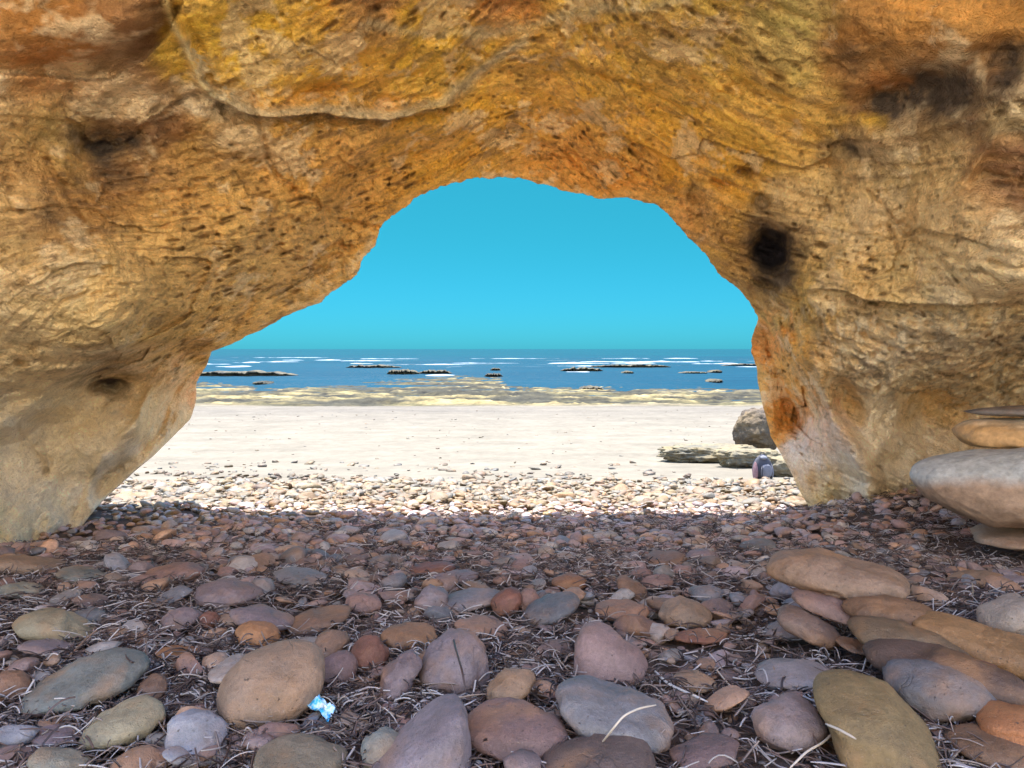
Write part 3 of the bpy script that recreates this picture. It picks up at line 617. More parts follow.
st('large smooth rosy wedge stone, centre right foreground','large rosy wedge stone',col='rose',poly=[(572,668),(573,646),(583,626),(596,622),(620,632),(640,651),(648,665),(643,678),(620,686),(590,684),(575,677)],rough=.03,sub=5,colour=(.38,.27,.25))
st('long blue-grey stone with drooping right end below the rosy wedge','long blue-grey drooping stone',col='blue',poly=[(556,692),(558,681),(573,677),(600,685),(640,697),(663,708),(673,724),(672,743),(650,749),(620,742),(590,730),(570,715),(559,702)],sub=5,colour=(.26,.265,.275))
st('flat red-brown stone with pale top under the rounded tan cobble','flat red-brown pale-topped stone',702,636,52,13,2,'red')
st('small rose cobble behind the flat-topped orange stone','small rose cobble',656,581,34,14,-2,'rose')
st('grey-brown stone drooping to the right above the orange stone','grey-brown drooping stone',632,589,36,20,-38,'brown')
st('brown stone with a broken round end in the middle ground','brown stone with broken end',col='brown',poly=[(638,560),(650,552),(680,551),(688,558),(680,567),(660,568)],flat=2)
st('pale mauve stone right of the brown stone with broken end','pale mauve stone',702,557,32,17,0,'mauve')
st('pale grey pebble half sunk in seaweed right of centre','pale grey half-sunk pebble',706,593,34,17,-4,'grey')
st('flat orange-tan stone among long dry strands','flat orange-tan stone',694,681,44,20,-8,'tan')
st('dusty blue stone at the middle right, behind the long tan top stone','dusty blue stone',758,546,36,15,0,'blue')
st('long tan stone lying on top of the right-hand pile','long tan top stone',col='tan',poly=[(771,566),(774,554),(790,548),(822,550),(852,562),(886,572),(903,583),(901,594),(872,598),(840,598),(800,586),(774,574)],base=628,sub=5,colour=(.36,.25,.17),b=0.1,flat=0)
st('mauve-brown tapering stone directly under the long tan top stone','mauve-brown tapering stone',col='brown',poly=[(791,591),(803,587),(838,598),(858,608),(866,619),(856,624),(830,617),(802,602)],base=640,colour=(.32,.21,.17),b=0.06)
st('blunt brown stone lowest left in the right-hand pile','blunt brown pile stone',col='brown',poly=[(777,612),(786,605),(806,611),(832,628),(839,642),(828,649),(806,638),(784,624)],base=650,colour=(.30,.21,.16),b=0.06)
st('ochre-brown block beneath the right end of the long tan top stone','ochre-brown block',893,613,92,34,-12,'brown',base=648,colour=(.27,.16,.09),b=0.06)
st('olive-brown slab sloping down in the middle of the right-hand pile','olive-brown sloping slab',908,642,116,38,-20,'olive',base=672,colour=(.22,.155,.09),b=0.06)
st('long ochre stone running off the right edge of the picture','long ochre edge stone',col='orange',poly=[(920,614),(932,609),(968,621),(1010,638),(1055,655),(1060,685),(1010,672),(965,652),(935,632)],base=668,sub=5,colour=(.36,.21,.09),b=0.075,flat=0)
st('rounded grey-tan boulder at the right edge above the long ochre stone','rounded grey-tan boulder',1012,618,62,46,0,'tan',colour=(.36,.32,.27),base=640)
st('blue-grey oval boulder in the lower right of the pile','blue-grey oval boulder',col='blue',poly=[(884,668),(892,657),(922,656),(952,664),(976,684),(987,706),(955,719),(925,718),(902,700)],colour=(.19,.195,.205),base=712,b=0.075)
st('big olive-brown slab standing with a pale rim, bottom right','big olive-brown slab',col='olive',poly=[(821,690),(822,676),(832,671),(850,670),(872,680),(893,690),(908,712),(925,742),(934,785),(842,785),(833,738),(830,702)],sub=5,rough=.03,colour=(.26,.19,.085),base=760,sup=.75,b=0.11,flat=0)
st('long brown stone slanting into the bottom right corner','long brown corner stone',1000,748,104,34,-32,'brown',colour=(.28,.17,.10),b=0.06)
st('bright orange stone at the right edge above the corner stone','bright orange stone',1012,724,64,42,-20,'orange',colour=(.46,.20,.08),base=745,b=0.06)
st('smooth grey-white oval stone under seaweed strands, right foreground','grey-white oval stone',792,674,76,27,-3,'grey',colour=(.36,.33,.32))
st('pale mauve flat stone at the bottom right of centre','pale mauve flat stone',788,722,74,50,-10,'mauve',colour=(.34,.28,.27))
st('flat reddish-brown stone between blue-grey boulder and ochre stone','flat reddish-brown stone',978,673,62,24,-32,'red',base=695,b=0.05)
st('thin brown slab on edge below the mauve-brown tapering stone','thin brown slab',856,646,44,11,-33,'brown',base=660)
st('pale grey cobble left of the blunt brown pile stone','pale grey cobble',786,630,44,18,6,'grey',colour=(.34,.30,.29))
st('flat tan stone in the seaweed below the grey boulder stack','flat tan stone by the stack',978,579,52,18,-3,'tan')
st('dark brown slab beneath the pile of stones at right','dark brown slab',945,672,150,46,-18,'brown',base=700,colour=(.13,.085,.065),b=0.06)
st('dark slab under the long drooping blue-grey stone, bottom','dark bottom slab',600,760,120,50,0,'dark',colour=(.20,.15,.13))
st('brown cobble at the bottom edge right of the drooping stone','brown bottom cobble',705,752,70,34,6,'brown',colour=(.22,.15,.14))
st('rust-red pebble at the left edge in the lower seaweed','rust-red pebble',10,685,38,28,8,'orange',colour=(.34,.20,.13))
st('thin grey shard in front of the pale yellowish wedge stone','thin grey shard',60,735,50,18,12,'mauve')
st('mauve shoulder of stone between big tan boulder and leaning mauve stone','mauve shoulder stone',338,668,40,34,20,'mauve',colour=(.26,.18,.17))
st('brown pebble right of the long slanting blue-grey stone','brown pebble',152,690,34,26,60,'brown')
# the boulder stack against the right wall
t_ = traced('boulder','large undercut boulder, blue-grey above and pinkish-brown below, at the right wall','boulder','large undercut boulder',0,0,0,0,col='blue',
  poly=[(922,474),(924,463),(944,454),(985,448),(1050,447),(1110,455),(1100,500),(1060,524),(990,526),(960,512),(934,494)],dist=2.95,b=.24,sub=6,rough=.03,sup=.7,group='boulders stacked by the right wall',colour=(.38,.40,.43))
t2 = traced('boulder','flat tan slab supporting the large undercut boulder','boulder','tan supporting slab',1035,533,116,24,0,'tan',dist=2.95,b=.28,sub=4,group='boulders stacked by the right wall',colour=(.56,.40,.27))
t3 = traced('boulder','orange-banded slab on top of the large undercut boulder','boulder','orange-banded slab',0,0,0,0,col='orange',poly=[(966,432),(970,423),(985,418),(1040,417),(1100,420),(1100,446),(1030,450),(980,445)],dist=3.15,b=.22,sub=5,group='boulders stacked by the right wall',colour=(.56,.36,.18))
t4 = traced('boulder','thin grey slab topmost in the stack by the right wall','boulder','thin grey top slab',1035,411,118,11,0,'grey',dist=3.2,b=.18,sub=4,group='boulders stacked by the right wall',colour=(.34,.30,.26))
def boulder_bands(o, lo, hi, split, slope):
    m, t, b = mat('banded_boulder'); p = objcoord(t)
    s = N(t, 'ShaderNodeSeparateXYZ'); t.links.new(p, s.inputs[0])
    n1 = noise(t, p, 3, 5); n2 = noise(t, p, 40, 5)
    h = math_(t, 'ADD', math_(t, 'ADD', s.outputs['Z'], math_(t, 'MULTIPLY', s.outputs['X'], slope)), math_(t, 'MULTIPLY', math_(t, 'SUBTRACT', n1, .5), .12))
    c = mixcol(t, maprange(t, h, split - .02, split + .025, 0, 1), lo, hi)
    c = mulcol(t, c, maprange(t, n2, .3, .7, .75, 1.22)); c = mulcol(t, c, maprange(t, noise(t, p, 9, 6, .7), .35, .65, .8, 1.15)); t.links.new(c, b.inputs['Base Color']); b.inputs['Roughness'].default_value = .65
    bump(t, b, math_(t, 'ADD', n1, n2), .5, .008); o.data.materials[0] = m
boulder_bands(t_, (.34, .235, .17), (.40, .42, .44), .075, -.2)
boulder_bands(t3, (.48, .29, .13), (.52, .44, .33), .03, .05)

# ================================================================== BEACH ROCKS, BACKPACK
def lump(name, label, cat, cu, vb, w_, h_, mat_, dist=None, deep=.5, seed=1, rough=.25, sub=5, group=None, flatten=0, sink=.12, lean=0):
    """a rock with its foot at picture height vb"""
    gx, gy, gz = hit(cu, vb) if not dist else (rays(cu, vb)[0] * dist, dist, rays(cu, vb)[1] * dist)
    mpp = gy / F; a = w_ * mpp / 2; c = h_ * mpp / 2; b = max(a * deep, c * .6)
    Vs, Fs = ico(sub); n = fbm(Vs * np.array([2, 2, 2.5]) + seed * 5.3, 5, seed, .55) + .25 * ridged(Vs * np.array([3, 3, 6]) + seed, 3, seed + 5)
    d = Vs * (1 + rough * n)[:, None]
    P = d * np.array([a, b, c * (1 + sink)])
    if flatten: P[:, 2] = np.minimum(P[:, 2], c * flatten + c * .10 * n)
    P[:, 0] += lean * P[:, 2]
    o = mk(name, P, Fs, mat_); o.location = (gx, gy + b * .7, gz + c * (1 - sink)); tag(o, label, cat, group)
    return o
M_SLAB = rough_rock('beach_slab', (.24, .185, .095), (.12, .108, .08), 2.2, .05)
M_BOUL = rough_rock('grey_boulder', (.075, .055, .04), (.15, .105, .055), 2.6, .05)
M_REEF = rough_rock('reef_rock', (.028, .024, .018), (.12, .098, .052), .6, .15)
lump('rock_slab','low ridged grey-tan slab on the sand, leftmost of the rocks by the backpack','rock',712,463,90,20,M_SLAB,seed=3,rough=.28,flatten=.55,group='rocks beside the backpack')
lump('rock_slab','yellow-fronted flat slab under the round grey boulder','rock',752,468,62,22,M_SLAB,seed=8,rough=.22,flatten=.6,group='rocks beside the backpack')
lump('rock_slab','grey-topped slab to the right of the backpack beside the arch foot','rock',800,479,66,26,M_SLAB,dist=10.2,seed=12,rough=.2,flatten=.6,group='rocks beside the backpack')
bo = lump('boulder','round weathered grey boulder resting on the yellow-fronted slab','boulder',762,454,46,44,M_BOUL,dist=13.2,deep=.9,seed=14,rough=.14,sink=0,group='rocks beside the backpack')
PLACED += [(gx_, gy_, .8, nm, u_, v_, 20, 20) for nm, u_, v_, gx_, gy_ in (('backpack', 762, 468, 3.4, 10), ('low ridged beach slab', 712, 455, 3.6, 13))]
def soft_mat(name, ca, rough=.85, cb=None):
    m, t, b = mat(name); p = objcoord(t); n1 = noise(t, p, 25, 4); c = mixcol(t, n1, tuple(x * .7 for x in ca), cb or tuple(min(1, x * 1.3) for x in ca))
    t.links.new(c, b.inputs['Base Color']); b.inputs['Roughness'].default_value = rough; bump(t, b, n1, .5, .01); return m
def backpack():
    gx, gy, gz = hit(762, 479); H = .335; W = .27
    W = .25; r = empty('backpack', (gx, gy, gz)); r.rotation_euler = (0, 0, R(8))
    tag(r, 'small grey and pink backpack standing on the sand by the rocks', 'backpack')
    Vs, Fs = ico(4)
    def pill(a, b, c, cx, cy, cz, e=.55, top=.0, seed=1):
        d = np.sign(Vs) * np.abs(Vs)**e; d = d * (1 + .05 * fbm(Vs * 2 + seed, 3, seed))[:, None]; P = d * np.array([a, b, c]); P[:, 0] *= 1 - top * np.clip(P[:, 2] / c, 0, 1)**2; P[:, 1] *= 1 - top * np.clip(P[:, 2] / c, 0, 1)
        return P + np.array([cx, cy, cz])
    g = soft_mat('grey_nylon', (.05, .05, .065)); pk = soft_mat('pink_nylon', (.22, .12, .13)); lg = soft_mat('pale_nylon', (.16, .16, .19)); dk = soft_mat('dark_webbing', (.03, .03, .04))
    mk('body', pill(W / 2, .075, H / 2, 0, 0, H / 2, .62, .62, 2), Fs, g, r)
    mk('front_pocket', pill(.075, .035, .09, .02, -.075, .12, .6, .2, 3), Fs, lg, r)
    mk('side_panel', pill(.022, .06, .12, -W / 2 + .012, -.03, .12, .7, .5, 4), Fs, pk, r)
    mk('side_panel', pill(.018, .055, .10, W / 2 - .012, -.03, .11, .7, .5, 5), Fs, lg, r)
    mk('lid', pill(.05, .05, .03, 0, -.015, H - .04, .8, .3, 6), Fs, lg, r)
    def strap(pts, rad, nm):
        P, Fc = tube(np.array(pts), rad, 6); mk(nm, P, Fc, dk, r)
    strap([(-.03, 0, H - .01), (-.02, 0, H + .03), (.02, 0, H + .03), (.03, 0, H - .01)], .006, 'handle')
    for s in (-1, 1): strap([(s * .05, .07, H - .05), (s * .07, .11, H - .12), (s * .08, .11, .12), (s * .09, .07, .05)], .012, 'strap')
    strap([(-.045, -.1, .2), (-.05, -.112, .12), (-.05, -.105, .05)], .006, 'buckle_strap')
def tube(pts, rad, k=5, taper=True):
    pts = np.asarray(pts, float); n = len(pts); tan = np.gradient(pts, axis=0); tan /= np.linalg.norm(tan, axis=1)[:, None] + 1e-9
    ref = np.array([0, 0, 1.]) if abs(tan[0, 2]) < .9 else np.array([1., 0, 0])
    a = np.cross(tan, ref); a /= np.linalg.norm(a, axis=1)[:, None] + 1e-9; b = np.cross(tan, a)
    th = np.arange(k) / k * 2 * np.pi; rr = rad * (np.interp(np.arange(n), [0, .15 * n, .8 * n, n], [.6, 1, 1, .35]) if taper else np.ones(n))
    P = pts[:, None] + rr[:, None, None] * (np.cos(th)[None, :, None] * a[:, None] + np.sin(th)[None, :, None] * b[:, None])
    i = np.arange(n - 1)[:, None] * k; j = np.arange(k)[None]; j2 = (j + 1) % k
    Fc = np.stack([(i + j), (i + j2), (i + k + j2), (i + k + j)], -1).reshape(-1, 4)
    return P.reshape(-1, 3), Fc
backpack()

# reef ledges standing in the shallows
def ledge(label, u0, u1, vt, vb, seed, dark=False, group='dark rock ledges in the shallows'):
    y = -SEA * F / (vb - 349); mpp = y / F; x0, x1 = (u0 - CX) * mpp, (u1 - CX) * mpp; hz = (vb - vt) * mpp
    n = 90; m_ = 14; xs = np.linspace(-1, 1, n); L = (x1 - x0) / 2
    wdt = (.15 * L + 1.5) * np.sqrt(np.clip(1 - xs**2, 0, 1)) * (1 + .5 * fbm(np.stack([xs * 4, xs * 0, xs * 0 + seed], 1), 4, seed))
    hh = hz * np.clip((1 - xs**4), 0, 1) * (.8 + .55 * fbm(np.stack([xs * 6, xs * 0 + seed, xs * 0], 1), 4, seed + 3)); hh = np.maximum(hh, .02)
    # cross-section: front foot, undercut, overhanging lip, top, back
    cs = [(-.8, -.4), (-.75, .2), (-.85, .55), (-1.1, .7), (-1.05, .95), (-.6, 1.0), (0, .95), (.5, .8), (.9, .5), (1.0, -.4)]
    P = []
    for k, (py, pz) in enumerate(cs):
        q = np.stack([xs * L, py * wdt + .3 * fbm(np.stack([xs * 9, xs * 0 + k, xs * 0], 1), 3, seed + k), pz * hh], 1); P.append(q)
    P = np.array(P); P[:, :, 2] += .06 * hz * perlin(P.reshape(-1, 3) * np.array([.8, 1, 1]), seed).reshape(P.shape[:2])
    o = mk('reef_ledge', P.reshape(-1, 3), grid_faces(len(cs), n, flip=True), M_REEF); o.location = ((x0 + x1) / 2, y + .5, SEA)
    tag(o, label, 'rock ledge', group)
ledge('long tan-topped ledge with dark undercut edge in the water at far left', 188, 297, 370.5, 375.5, 2)
ledge('thin flat dark ledge just inside the surf, left of centre', 345, 402, 364.6, 367.6, 3)
ledge('short jagged dark ledge left of its twin beyond the rock platform', 386, 420, 369, 374, 4)
ledge('jagged dark ledge with pale top beyond the rock platform', 417, 452, 369.5, 373.5, 5)
ledge('small dark block standing alone near the middle of the shallows', 490, 501, 367.5, 370.3, 6)
ledge('low tan shelf at the outer tip of the rock platform', 484, 503, 372.5, 376.5, 7)
ledge('dark ledge awash in foam, left of the longest outer ledge', 560, 604, 366.8, 371, 8)
ledge('longest thin dark ledge in the surf right of centre', 588, 672, 363.8, 367.2, 9)
ledge('thin dark ledge in the surf beside the right side of the arch', 722, 775, 363.5, 365.6, 10)
ledge('low brown rock strip in blue water right of centre', 680, 708, 371.3, 373.2, 11)
ledge('tiny dark rock in blue water near the right of the opening', 709, 722, 370, 372.6, 12)
ledge('small dark rock just off the rock platform at right', 709, 722, 379, 382.2, 13)
ledge('small dark rock below the foam-washed ledge', 622, 634, 371, 373.2, 14)
ledge('dark knuckle of rock on the platform edge at centre right', 580, 604, 385.5, 389.5, 15)
ledge('pale flat rock in the left pool of the platform', 255, 268, 381, 384, 16)

# foam of the breaking waves
def foam():
    Vv, Fc, off = [], [], 0
    strips = [(228,260,362.6),(258,300,361.9),(282,342,360.2),(340,395,360.9),(400,470,364.5),(448,520,363.2),(545,610,363.4),(560,690,361.8),(610,675,363.2),(655,700,362.0),(700,775,361.2),(690,740,363.8),(735,775,366.8),(556,600,366.),(566,590,371.8),(190,232,364.2),(215,250,366.6),(350,392,363.6),(385,452,367.6),(425,455,375.2),(360,420,358.8),(470,560,358.6),(600,700,358.5),(230,330,357.6)]
    for k, (u0, u1, v) in enumerate(strips):
        y = -SEA * F / (v - 349); mpp = y / F; n = 120; xs = np.linspace((u0 - CX) * mpp, (u1 - CX) * mpp, n); tt = np.linspace(-1, 1, n)
        env = np.clip(1 - tt**2, 0, 1)**.5 * np.clip(.55 + 1.6 * fbm(np.stack([xs * .12, xs * 0 + k, xs * 0], 1), 4, 70 + k), 0, 1.5)
        hz = .17 * (1.0 if v > 360 else .6) * (y / 150)**.5 * env * (.8 if v > 364 else 1.15); dp = 2.8 * env + .02
        cs = [(-1, -.12), (-.8, .35), (-.35, .8), (0, 1), (.5, .6), (1, -.12)]
        P = np.array([np.stack([xs, y + py * dp, SEA + pz * hz - .01], 1) for py, pz in cs]); P[:, :, 2] += .12 * hz[None] * perlin(P.reshape(-1, 3) * 1.2, k).reshape(P.shape[:2])
        Vv.append(P.reshape(-1, 3)); Fc.append(grid_faces(len(cs), n, off, flip=True)); off += len(cs) * n
    m, t, b = mat('sea_foam'); p = geopos(t); n1 = noise(t, p, .8, 5)
    t.links.new(mixcol(t, maprange(t, n1, .35, .6, 0, 1), (.12, .17, .20), (.30, .33, .35)), b.inputs['Base Color']); b.inputs['Roughness'].default_value = .8
    o = mk('sea_foam', np.concatenate(Vv), np.concatenate(Fc), m); tag(o, 'white foam of low breaking waves along the outer ledges', 'sea foam', kind='stuff')
foam()

# ================================================================== SHINGLE
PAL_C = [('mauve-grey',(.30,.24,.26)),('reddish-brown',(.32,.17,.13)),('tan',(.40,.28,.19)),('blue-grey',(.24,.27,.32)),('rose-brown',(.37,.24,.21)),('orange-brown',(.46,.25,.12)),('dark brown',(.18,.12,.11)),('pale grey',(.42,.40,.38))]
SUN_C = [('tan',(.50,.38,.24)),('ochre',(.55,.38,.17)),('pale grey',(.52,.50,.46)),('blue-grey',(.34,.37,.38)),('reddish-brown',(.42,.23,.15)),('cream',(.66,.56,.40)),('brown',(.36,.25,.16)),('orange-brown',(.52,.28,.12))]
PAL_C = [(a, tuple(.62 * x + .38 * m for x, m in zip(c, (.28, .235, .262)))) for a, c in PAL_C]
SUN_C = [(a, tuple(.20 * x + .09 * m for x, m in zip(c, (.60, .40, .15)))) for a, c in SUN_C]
def make_protos():
    out_ = []
    for k in range(14):
        Vs, Fs = ico(3); n = fbm(Vs * 1.1 + k * 7.7, 3, 600 + k, .5)
        d = Vs * (1 + .20 * n)[:, None]
        rr = np.random.default_rng(k)
        for c in range(rr.integers(2, 7)):
            q = rr.normal(size=3); q /= np.linalg.norm(q); lim = rr.uniform(.5, .8); dd = d @ q
            d = d - np.maximum(dd - lim, 0)[:, None] * q * .85
        out_.append((d, Fs))
    return out_
PROTO = make_protos()
def scatter():
    L = []
    def add(n, y0, y1, smin, smax, lift, p=1.6, ypow=1., edge=None, keep=None):
        y = y0 + (y1 - y0) * RNG.random(n)**ypow; hw = .78 * y + .9; x = (RNG.random(n) * 2 - 1) * hw; r = smin + (smax - smin) * RNG.random(n)**p
        keepm = np.ones(n, bool)
        if edge is not None: keepm &= RNG.random(n) < edge(x, y)
        for i in np.nonzero(keepm)[0]: L.append((x[i], y[i], r[i], lift * RNG.random()))
    add(820, 1.1, 3.3, .03, .060, .035, 1.2); add(260, 1.6, 4.2, .05, .085, .035, 1.3)
    add(2600, .9, 3.2, .014, .036, .025, 1.3); add(7000, .9, 3.2, .004, .013, .02, 1.2)
    add(9500, 2.5, 7.2, .020, .046, .03, 1.4, .95)
    add(170, 2.6, 4.6, .04, .07, .02, 1.5)
    dens = lambda x, y: 1 - sstep(6.8, 11.6, y + 1.6 * perlin(np.stack([x * .8, y * .8, x * 0], 1), 5) + .25 * np.abs(x - 1) * 0)
    add(4600, 5.2, 10.8, .03, .08, .03, 1.6, 1., dens)
    add(620, 5.5, 10.8, .07, .14, .01, 1.8, 1., dens)
    add(420, 8.5, 13.0, .03, .12, 0, 2.2, 1., None)
    add(520, 10.5, 28, .02, .06, 0, 2.5, .9)
    return L
def build_shingle():
    L = scatter(); keep = []
    hs = np.array([(a, b, c) for a, b, c, *_ in PLACED])
    for (x, y, r, lf) in L:
        d = np.hypot(hs[:, 0] - x, (hs[:, 1] - y)); 
        if y < 3.3 and np.any(d < hs[:, 2] * .88 + r * .6): continue
        if y > 9.5 and r > .03 and 2.6 < x < 4.6 and y < 14.5: continue
        keep.append((x, y, r, lf))
    A = np.array(keep); x, y, r, lf = A.T; z = ground(x, y)
    u, v = project(x, y, z + r * .3); px = r / y * F
    n = len(A); asp = RNG.uniform(.55, .95, n); th = RNG.uniform(.24, .50, n); yaw = RNG.uniform(0, 2 * np.pi, n); roll = RNG.normal(0, .22, n); pit = RNG.normal(0, .22, n)
    kind = RNG.integers(0, len(PROTO), n); ci = RNG.integers(0, 8, n); val = np.where(y > 5.2, RNG.uniform(.72, 1.25, n), np.where(y > 3.0, RNG.uniform(.85, 1.55, n), RNG.uniform(.55, 1.1, n)))
    # the arch feet hide a part of them: rough visible region
    vis = (u > -5) & (u < 1029) & (v < 775) & (v > 349)
    left_wall = np.interp(v, [400, 430, 459, 486, 508, 546, 560], [195, 180, 150, 118, 96, 40, -10]); right_wall = np.interp(v, [400, 436, 457, 492, 514, 516, 530], [762, 770, 783, 800, 812, 1000, 1100])
    vis &= (u > left_wall) & (u < right_wall)
    score = np.where(vis, px, -1); NI = max(0, 300 - 84); order = np.argsort(-score)
    # leave out ones mostly hidden by a traced stone in front
    hid = np.zeros(n, bool)
    for *_a, cu, cv, w_, h_ in [(p[0], p[4], p[5], p[6], p[7]) for p in PLACED]:
        hid |= (((u - cu) / (w_ * .5))**2 + ((v - cv) / (h_ * .5))**2 < .9)
    indiv = [i for i in order if not hid[i] and score[i] > 0][:NI]
    iset = np.zeros(n, bool); iset[indiv] = True
    zc = z + lf + r * th * np.where(y > 9, .15, .35)
    meshes = []
    for k, (d, Fs) in enumerate(PROTO):
        me = bpy.data.meshes.new('beach_stone'); me.from_pydata(d.tolist(), [], Fs.tolist()); me.polygons.foreach_set('use_smooth', [True] * len(Fs)); me.materials.append(M_STONE); meshes.append(me)
    # labels
    lands = [(p[3], p[4], p[5]) for p in PLACED] + [('left foot of the arch', 96, 512), ('right foot of the arch', 812, 515)]
    LB = {}
    for i in indiv:
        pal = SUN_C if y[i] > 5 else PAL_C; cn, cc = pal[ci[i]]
        form = 'flat' if th[i] < .38 else ('oval' if asp[i] < .75 else 'rounded')
        size = 'small' if px[i] < 10 else ('mid-sized' if px[i] < 20 else 'large')
        dd = [math.hypot(u[i] - a, (v[i] - b) * 2) for _, a, b in lands]; j = int(np.argmin(dd)); nm, a, b = lands[j]
        du, dv = u[i] - a, (v[i] - b) * 2
        rel = ('right of' if du > 0 else 'left of') if abs(du) > abs(dv) else ('in front of' if dv > 0 else 'behind')
        key = (size, form, cn, rel, nm); LB.setdefault(key, []).append((dd[j], i))
    ordw = ['nearest', 'second-nearest', 'third-nearest', 'fourth-nearest', 'fifth-nearest', 'sixth-nearest', 'seventh-nearest', 'eighth-nearest', 'ninth-nearest', 'tenth-nearest']
    lab = {}
    for key, lst in LB.items():
        size, form, cn, rel, nm = key; lst.sort(); noun = 'cobble' if size != 'small' else 'pebble'
        for q, (_, i) in enumerate(lst):
            core = f'{size} {form} {cn} {noun} {rel} the {nm}'
            lab[i] = core if len(lst) == 1 else f'{ordw[min(q, 9)]} {core}'
    for i in indiv:
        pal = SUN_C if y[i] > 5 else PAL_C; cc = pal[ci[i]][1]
        o = bpy.data.objects.new('beach_stone', meshes[kind[i]]); COL.objects.link(o)
        o.location = (x[i], y[i], zc[i]); o.scale = (r[i], r[i] * asp[i], r[i] * th[i]); o.rotation_euler = (roll[i], pit[i], yaw[i])
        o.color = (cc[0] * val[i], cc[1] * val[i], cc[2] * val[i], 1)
        tag(o, lab[i], 'stone', 'loose stones of the shingle bank')
    Vl, Fl, Cl, off = [], [], [], 0
    P2 = []
    for k in range(14):
        Vs, Fs = ico(2); nn = fbm(Vs * 1.1 + k * 7.7, 3, 600 + k, .5); d = Vs * (1 + .20 * nn)[:, None]; rr = np.random.default_rng(k)
        for c in range(rr.integers(2, 7)):
            q = rr.normal(size=3); q /= np.linalg.norm(q); lim = rr.uniform(.5, .8); dd = d @ q; d = d - np.maximum(dd - lim, 0)[:, None] * q * .85
        P2.append(d)
    Fs = ico(2)[1]; idx = np.nonzero(~iset)[0]
    cy, sy = np.cos(yaw), np.sin(yaw); cr, sr = np.cos(roll), np.sin(roll); cpp, spp = np.cos(pit), np.sin(pit)
    for i in idx:
        q = P2[kind[i]] * np.array([r[i], r[i] * asp[i], r[i] * th[i]])
        Rx = np.array([[1, 0, 0], [0, cr[i], -sr[i]], [0, sr[i], cr[i]]]); Ry = np.array([[cpp[i], 0, spp[i]], [0, 1, 0], [-spp[i], 0, cpp[i]]]); Rz = np.array([[cy[i], -sy[i], 0], [sy[i], cy[i], 0], [0, 0, 1]])
        Vl.append(q @ (Rz @ Ry @ Rx).T + np.array([x[i], y[i], zc[i]])); Fl.append(Fs + off); off += len(q)
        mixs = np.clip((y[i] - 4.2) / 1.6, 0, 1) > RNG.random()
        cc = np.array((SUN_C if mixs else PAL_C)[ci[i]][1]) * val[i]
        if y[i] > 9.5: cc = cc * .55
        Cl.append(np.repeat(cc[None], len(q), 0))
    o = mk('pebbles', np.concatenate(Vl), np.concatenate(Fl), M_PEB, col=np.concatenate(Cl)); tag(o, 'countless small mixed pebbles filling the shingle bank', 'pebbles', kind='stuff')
    print('pebbles', len(idx), 'individual', len(indiv), 'traced', len(PLACED))
build_shingle()

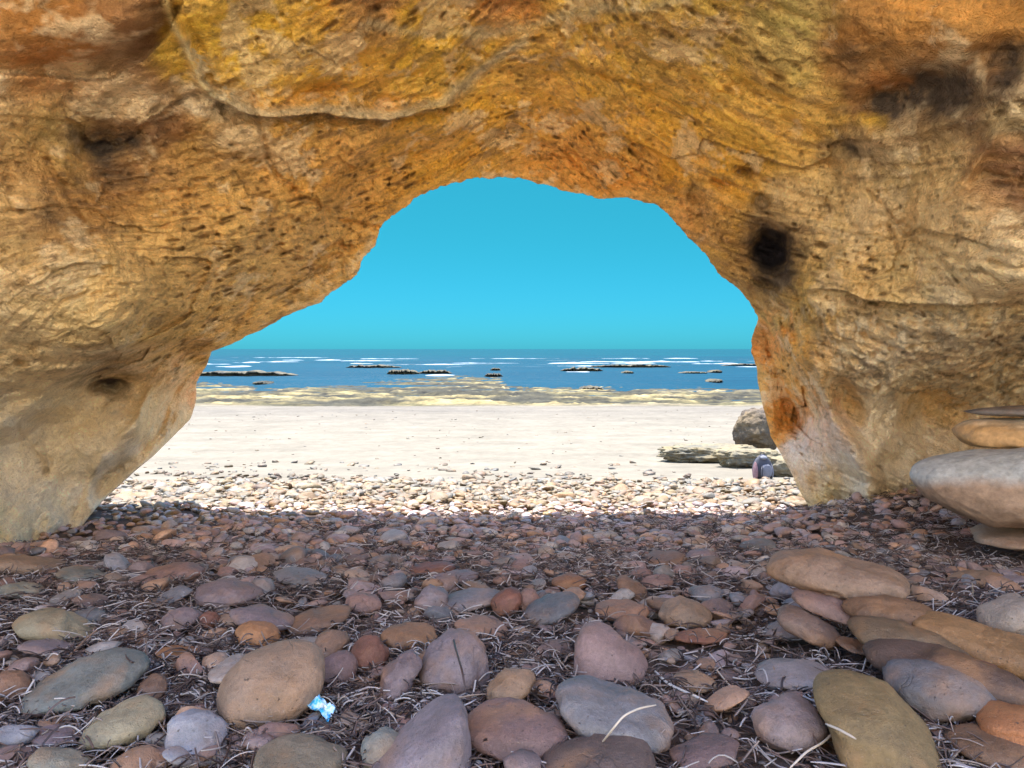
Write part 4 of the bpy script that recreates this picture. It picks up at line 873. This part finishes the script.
# ================================================================== DRY SEAGRASS
def seagrass():
    m, t, b = mat('dry_seagrass'); c = N(t, 'ShaderNodeAttribute', attribute_name='tone').outputs['Color']
    t.links.new(c, b.inputs['Base Color']); b.inputs['Roughness'].default_value = .45; b.inputs['Specular IOR Level'].default_value = .6
    Vl, Fl, Cl, off = [], [], [], 0
    n = 125000; y = 1.12 + 4.0 * RNG.random(n)**1.35; x = (RNG.random(n) * 2 - 1) * (.78 * y + .4)
    dn = fbm(np.stack([x * 1.6, y * 1.6, x * 0], 1), 3, 800); keep = RNG.random(n) < np.clip(.6 + 1.5 * dn, .15, 1) * (1 - sstep(3.6, 4.9, y - .35 * x)); x, y = x[keep], y[keep]
    hs = np.array([(a, b, c) for a, b, c, *_ in PLACED]); near = (np.hypot(hs[:, 0][None] - x[:, None], hs[:, 1][None] - y[:, None]) < hs[:, 2][None] * .8).any(1); kp = ~near | (RNG.random(len(x)) < .3); x, y = x[kp], y[kp]
    for i in range(len(x)):
        L_ = RNG.uniform(.015, .075) * (1 if RNG.random() < .93 else 1.8); k = 6; a = RNG.uniform(0, 2 * np.pi); curv = RNG.normal(0, .5); s = np.linspace(0, 1, k); aa = a + curv * s
        step = L_ / (k - 1); px = x[i] + np.concatenate([[0], np.cumsum(np.cos(aa[:-1]) * step)]); py = y[i] + np.concatenate([[0], np.cumsum(np.sin(aa[:-1]) * step)])
        h0 = RNG.uniform(.006, .04); zz = ground(px, py) + h0 + RNG.normal(0, .012) * s + RNG.normal(0, .006) * np.sin(s * np.pi)
        P, Fc = tube(np.stack([px, py, zz], 1), RNG.uniform(.0009, .0024), 3); Vl.append(P); Fl.append(Fc + off); off += len(P)
        q = RNG.random(); cc = (.50, .47, .49) if q < .20 else ((.27, .22, .21) if q < .38 else ((.13, .09, .085) if q < .7 else (.05, .035, .038)))
        Cl.append(np.repeat(np.array(cc)[None], len(P), 0))
    o = mk('dry_seagrass', np.concatenate(Vl), np.concatenate(Fl), m, col=np.concatenate(Cl)); tag(o, 'tangled dry seagrass strands between the stones', 'seagrass', kind='stuff')
    def stem(label, pts, rad, cc, off0=.03, dist=None):
        Q = []
        for q in pts:
            uu, vv = q[:2]; of = q[2] if len(q) > 2 else off0
            Q.append(hit(uu, vv, of))
        Q = np.array(Q); tt = np.linspace(0, len(Q) - 1, 22); S_ = np.stack([np.interp(tt, np.arange(len(Q)), Q[:, j]) for j in range(3)], 1)
        for _ in range(3): S_[1:-1] = (S_[:-2] + S_[1:-1] * 2 + S_[2:]) / 4
        c0 = S_.mean(0); P, Fc = tube(S_ - c0, rad, 6); o = mk('seagrass_stem', P, Fc, m, col=np.repeat(np.array(cc)[None], len(P), 0)); o.location = c0
        tag(o, label, 'dry stem', 'single stems lying on the stones')
    W = (.62, .55, .48); Bk = (.05, .03, .03); Br = (.25, .16, .11)
    stem('pale arched stem across the drooping blue-grey stone', [(600,745,.05),(612,730,.10),(624,715,.12),(640,708,.12),(656,705,.11)], .0018, W)
    stem('dark straight stem across the face of the large mauve stone', [(451,630,.10),(456,650,.13),(462,670,.13),(466,692,.10)], .002, Bk)
    stem('pale forked stem crossing the lower right seaweed', [(790,768,.04),(806,752,.05),(824,742,.05),(838,728,.05)], .002, W)
    stem('short pale stem over the left rim of the big olive-brown slab', [(826,724,.12),(840,730,.13),(856,739,.13)], .002, W)
    stem('brown stem lying over the angular yellow-grey stone toward the long slanting stone', [(60,665,.03),(75,650,.04),(88,637,.05),(97,630,.06)], .002, Br)
    stem('long thin brown stem left of the lilac triangular slab', [(373,690,.05),(376,705,.04),(390,712,.04),(404,720,.04),(418,712,.04),(440,702,.05),(470,695,.06),(486,694,.06)], .0017, (.34,.25,.2))
    stem('thin pale stem leading left from the blue scrap', [(287,738,.02),(305,732,.03),(325,727,.03),(338,723,.03)], .0016, W)
    stem('pale looping strand in the lower left corner', [(5,735,.03),(18,729,.03),(34,727,.03),(55,731,.03),(70,732,.03)], .002, (.5,.42,.38))
    stem('short dark hooked stem on top of the long slanting blue-grey stone', [(125,651,.09),(126,657,.09),(131,662,.09),(137,663,.08)], .002, Bk)
    stem('pale straight stem standing in front of the flat tan stone by the stack', [(973,603,.01),(973,594,.04),(972,583,.08)], .0016, W)
    stem('long pale strand curving through the seaweed right of the rosy wedge', [(693,655,.03),(712,664,.03),(728,684,.03),(742,696,.03),(760,702,.03)], .0018, W)
    stem('second long strand, nearly straight, right of the rosy wedge stone', [(655,671,.04),(668,684,.04),(690,694,.04),(708,702,.04)], .0026, (.6,.6,.62))
    stem('dark slanting twig in the seaweed under the stack of boulders', [(975,545,.05),(995,565,.04),(1012,585,.03)], .002, Bk)
    stem('brown vertical stem in front of the blunt brown pile stone', [(768,655,.03),(774,668,.05),(778,690,.03),(774,702,.02)], .002, Br)
seagrass()

# bright blue scrap
def scrap():
    gx, gy, gz = hit(322, 724, .02)
    m, t, b = mat('foil'); n1 = noise(t, objcoord(t), 70, 3); t.links.new(mixcol(t, maprange(t, n1, .4, .6, 0, 1), (.05, .45, .80), (.75, .85, .9)), b.inputs['Base Color']); b.inputs['Metallic'].default_value = .35; b.inputs['Roughness'].default_value = .18
    n = 9; g = np.linspace(-1, 1, n); X, Y = np.meshgrid(g, g); x = X.ravel() * .027; y = Y.ravel() * .014
    z = .010 * perlin(np.stack([X.ravel() * 1.7, Y.ravel() * 1.7, X.ravel() * 0], 1), 3) * 2 + .3 * -x + y * .5
    top = np.stack([x, y, z], 1); bot = top - np.array([0, 0, .0006])
    Fc = np.concatenate([grid_faces(n, n), grid_faces(n, n, n * n, True)])
    o = mk('foil_scrap', np.concatenate([top, bot]), Fc, m, smooth=False); o.location = (gx, gy, gz + .035); o.rotation_euler = (R(-25), 0, R(-20))
    tag(o, 'small crumpled shiny blue scrap beside the big tan oval boulder', 'litter')
scrap()
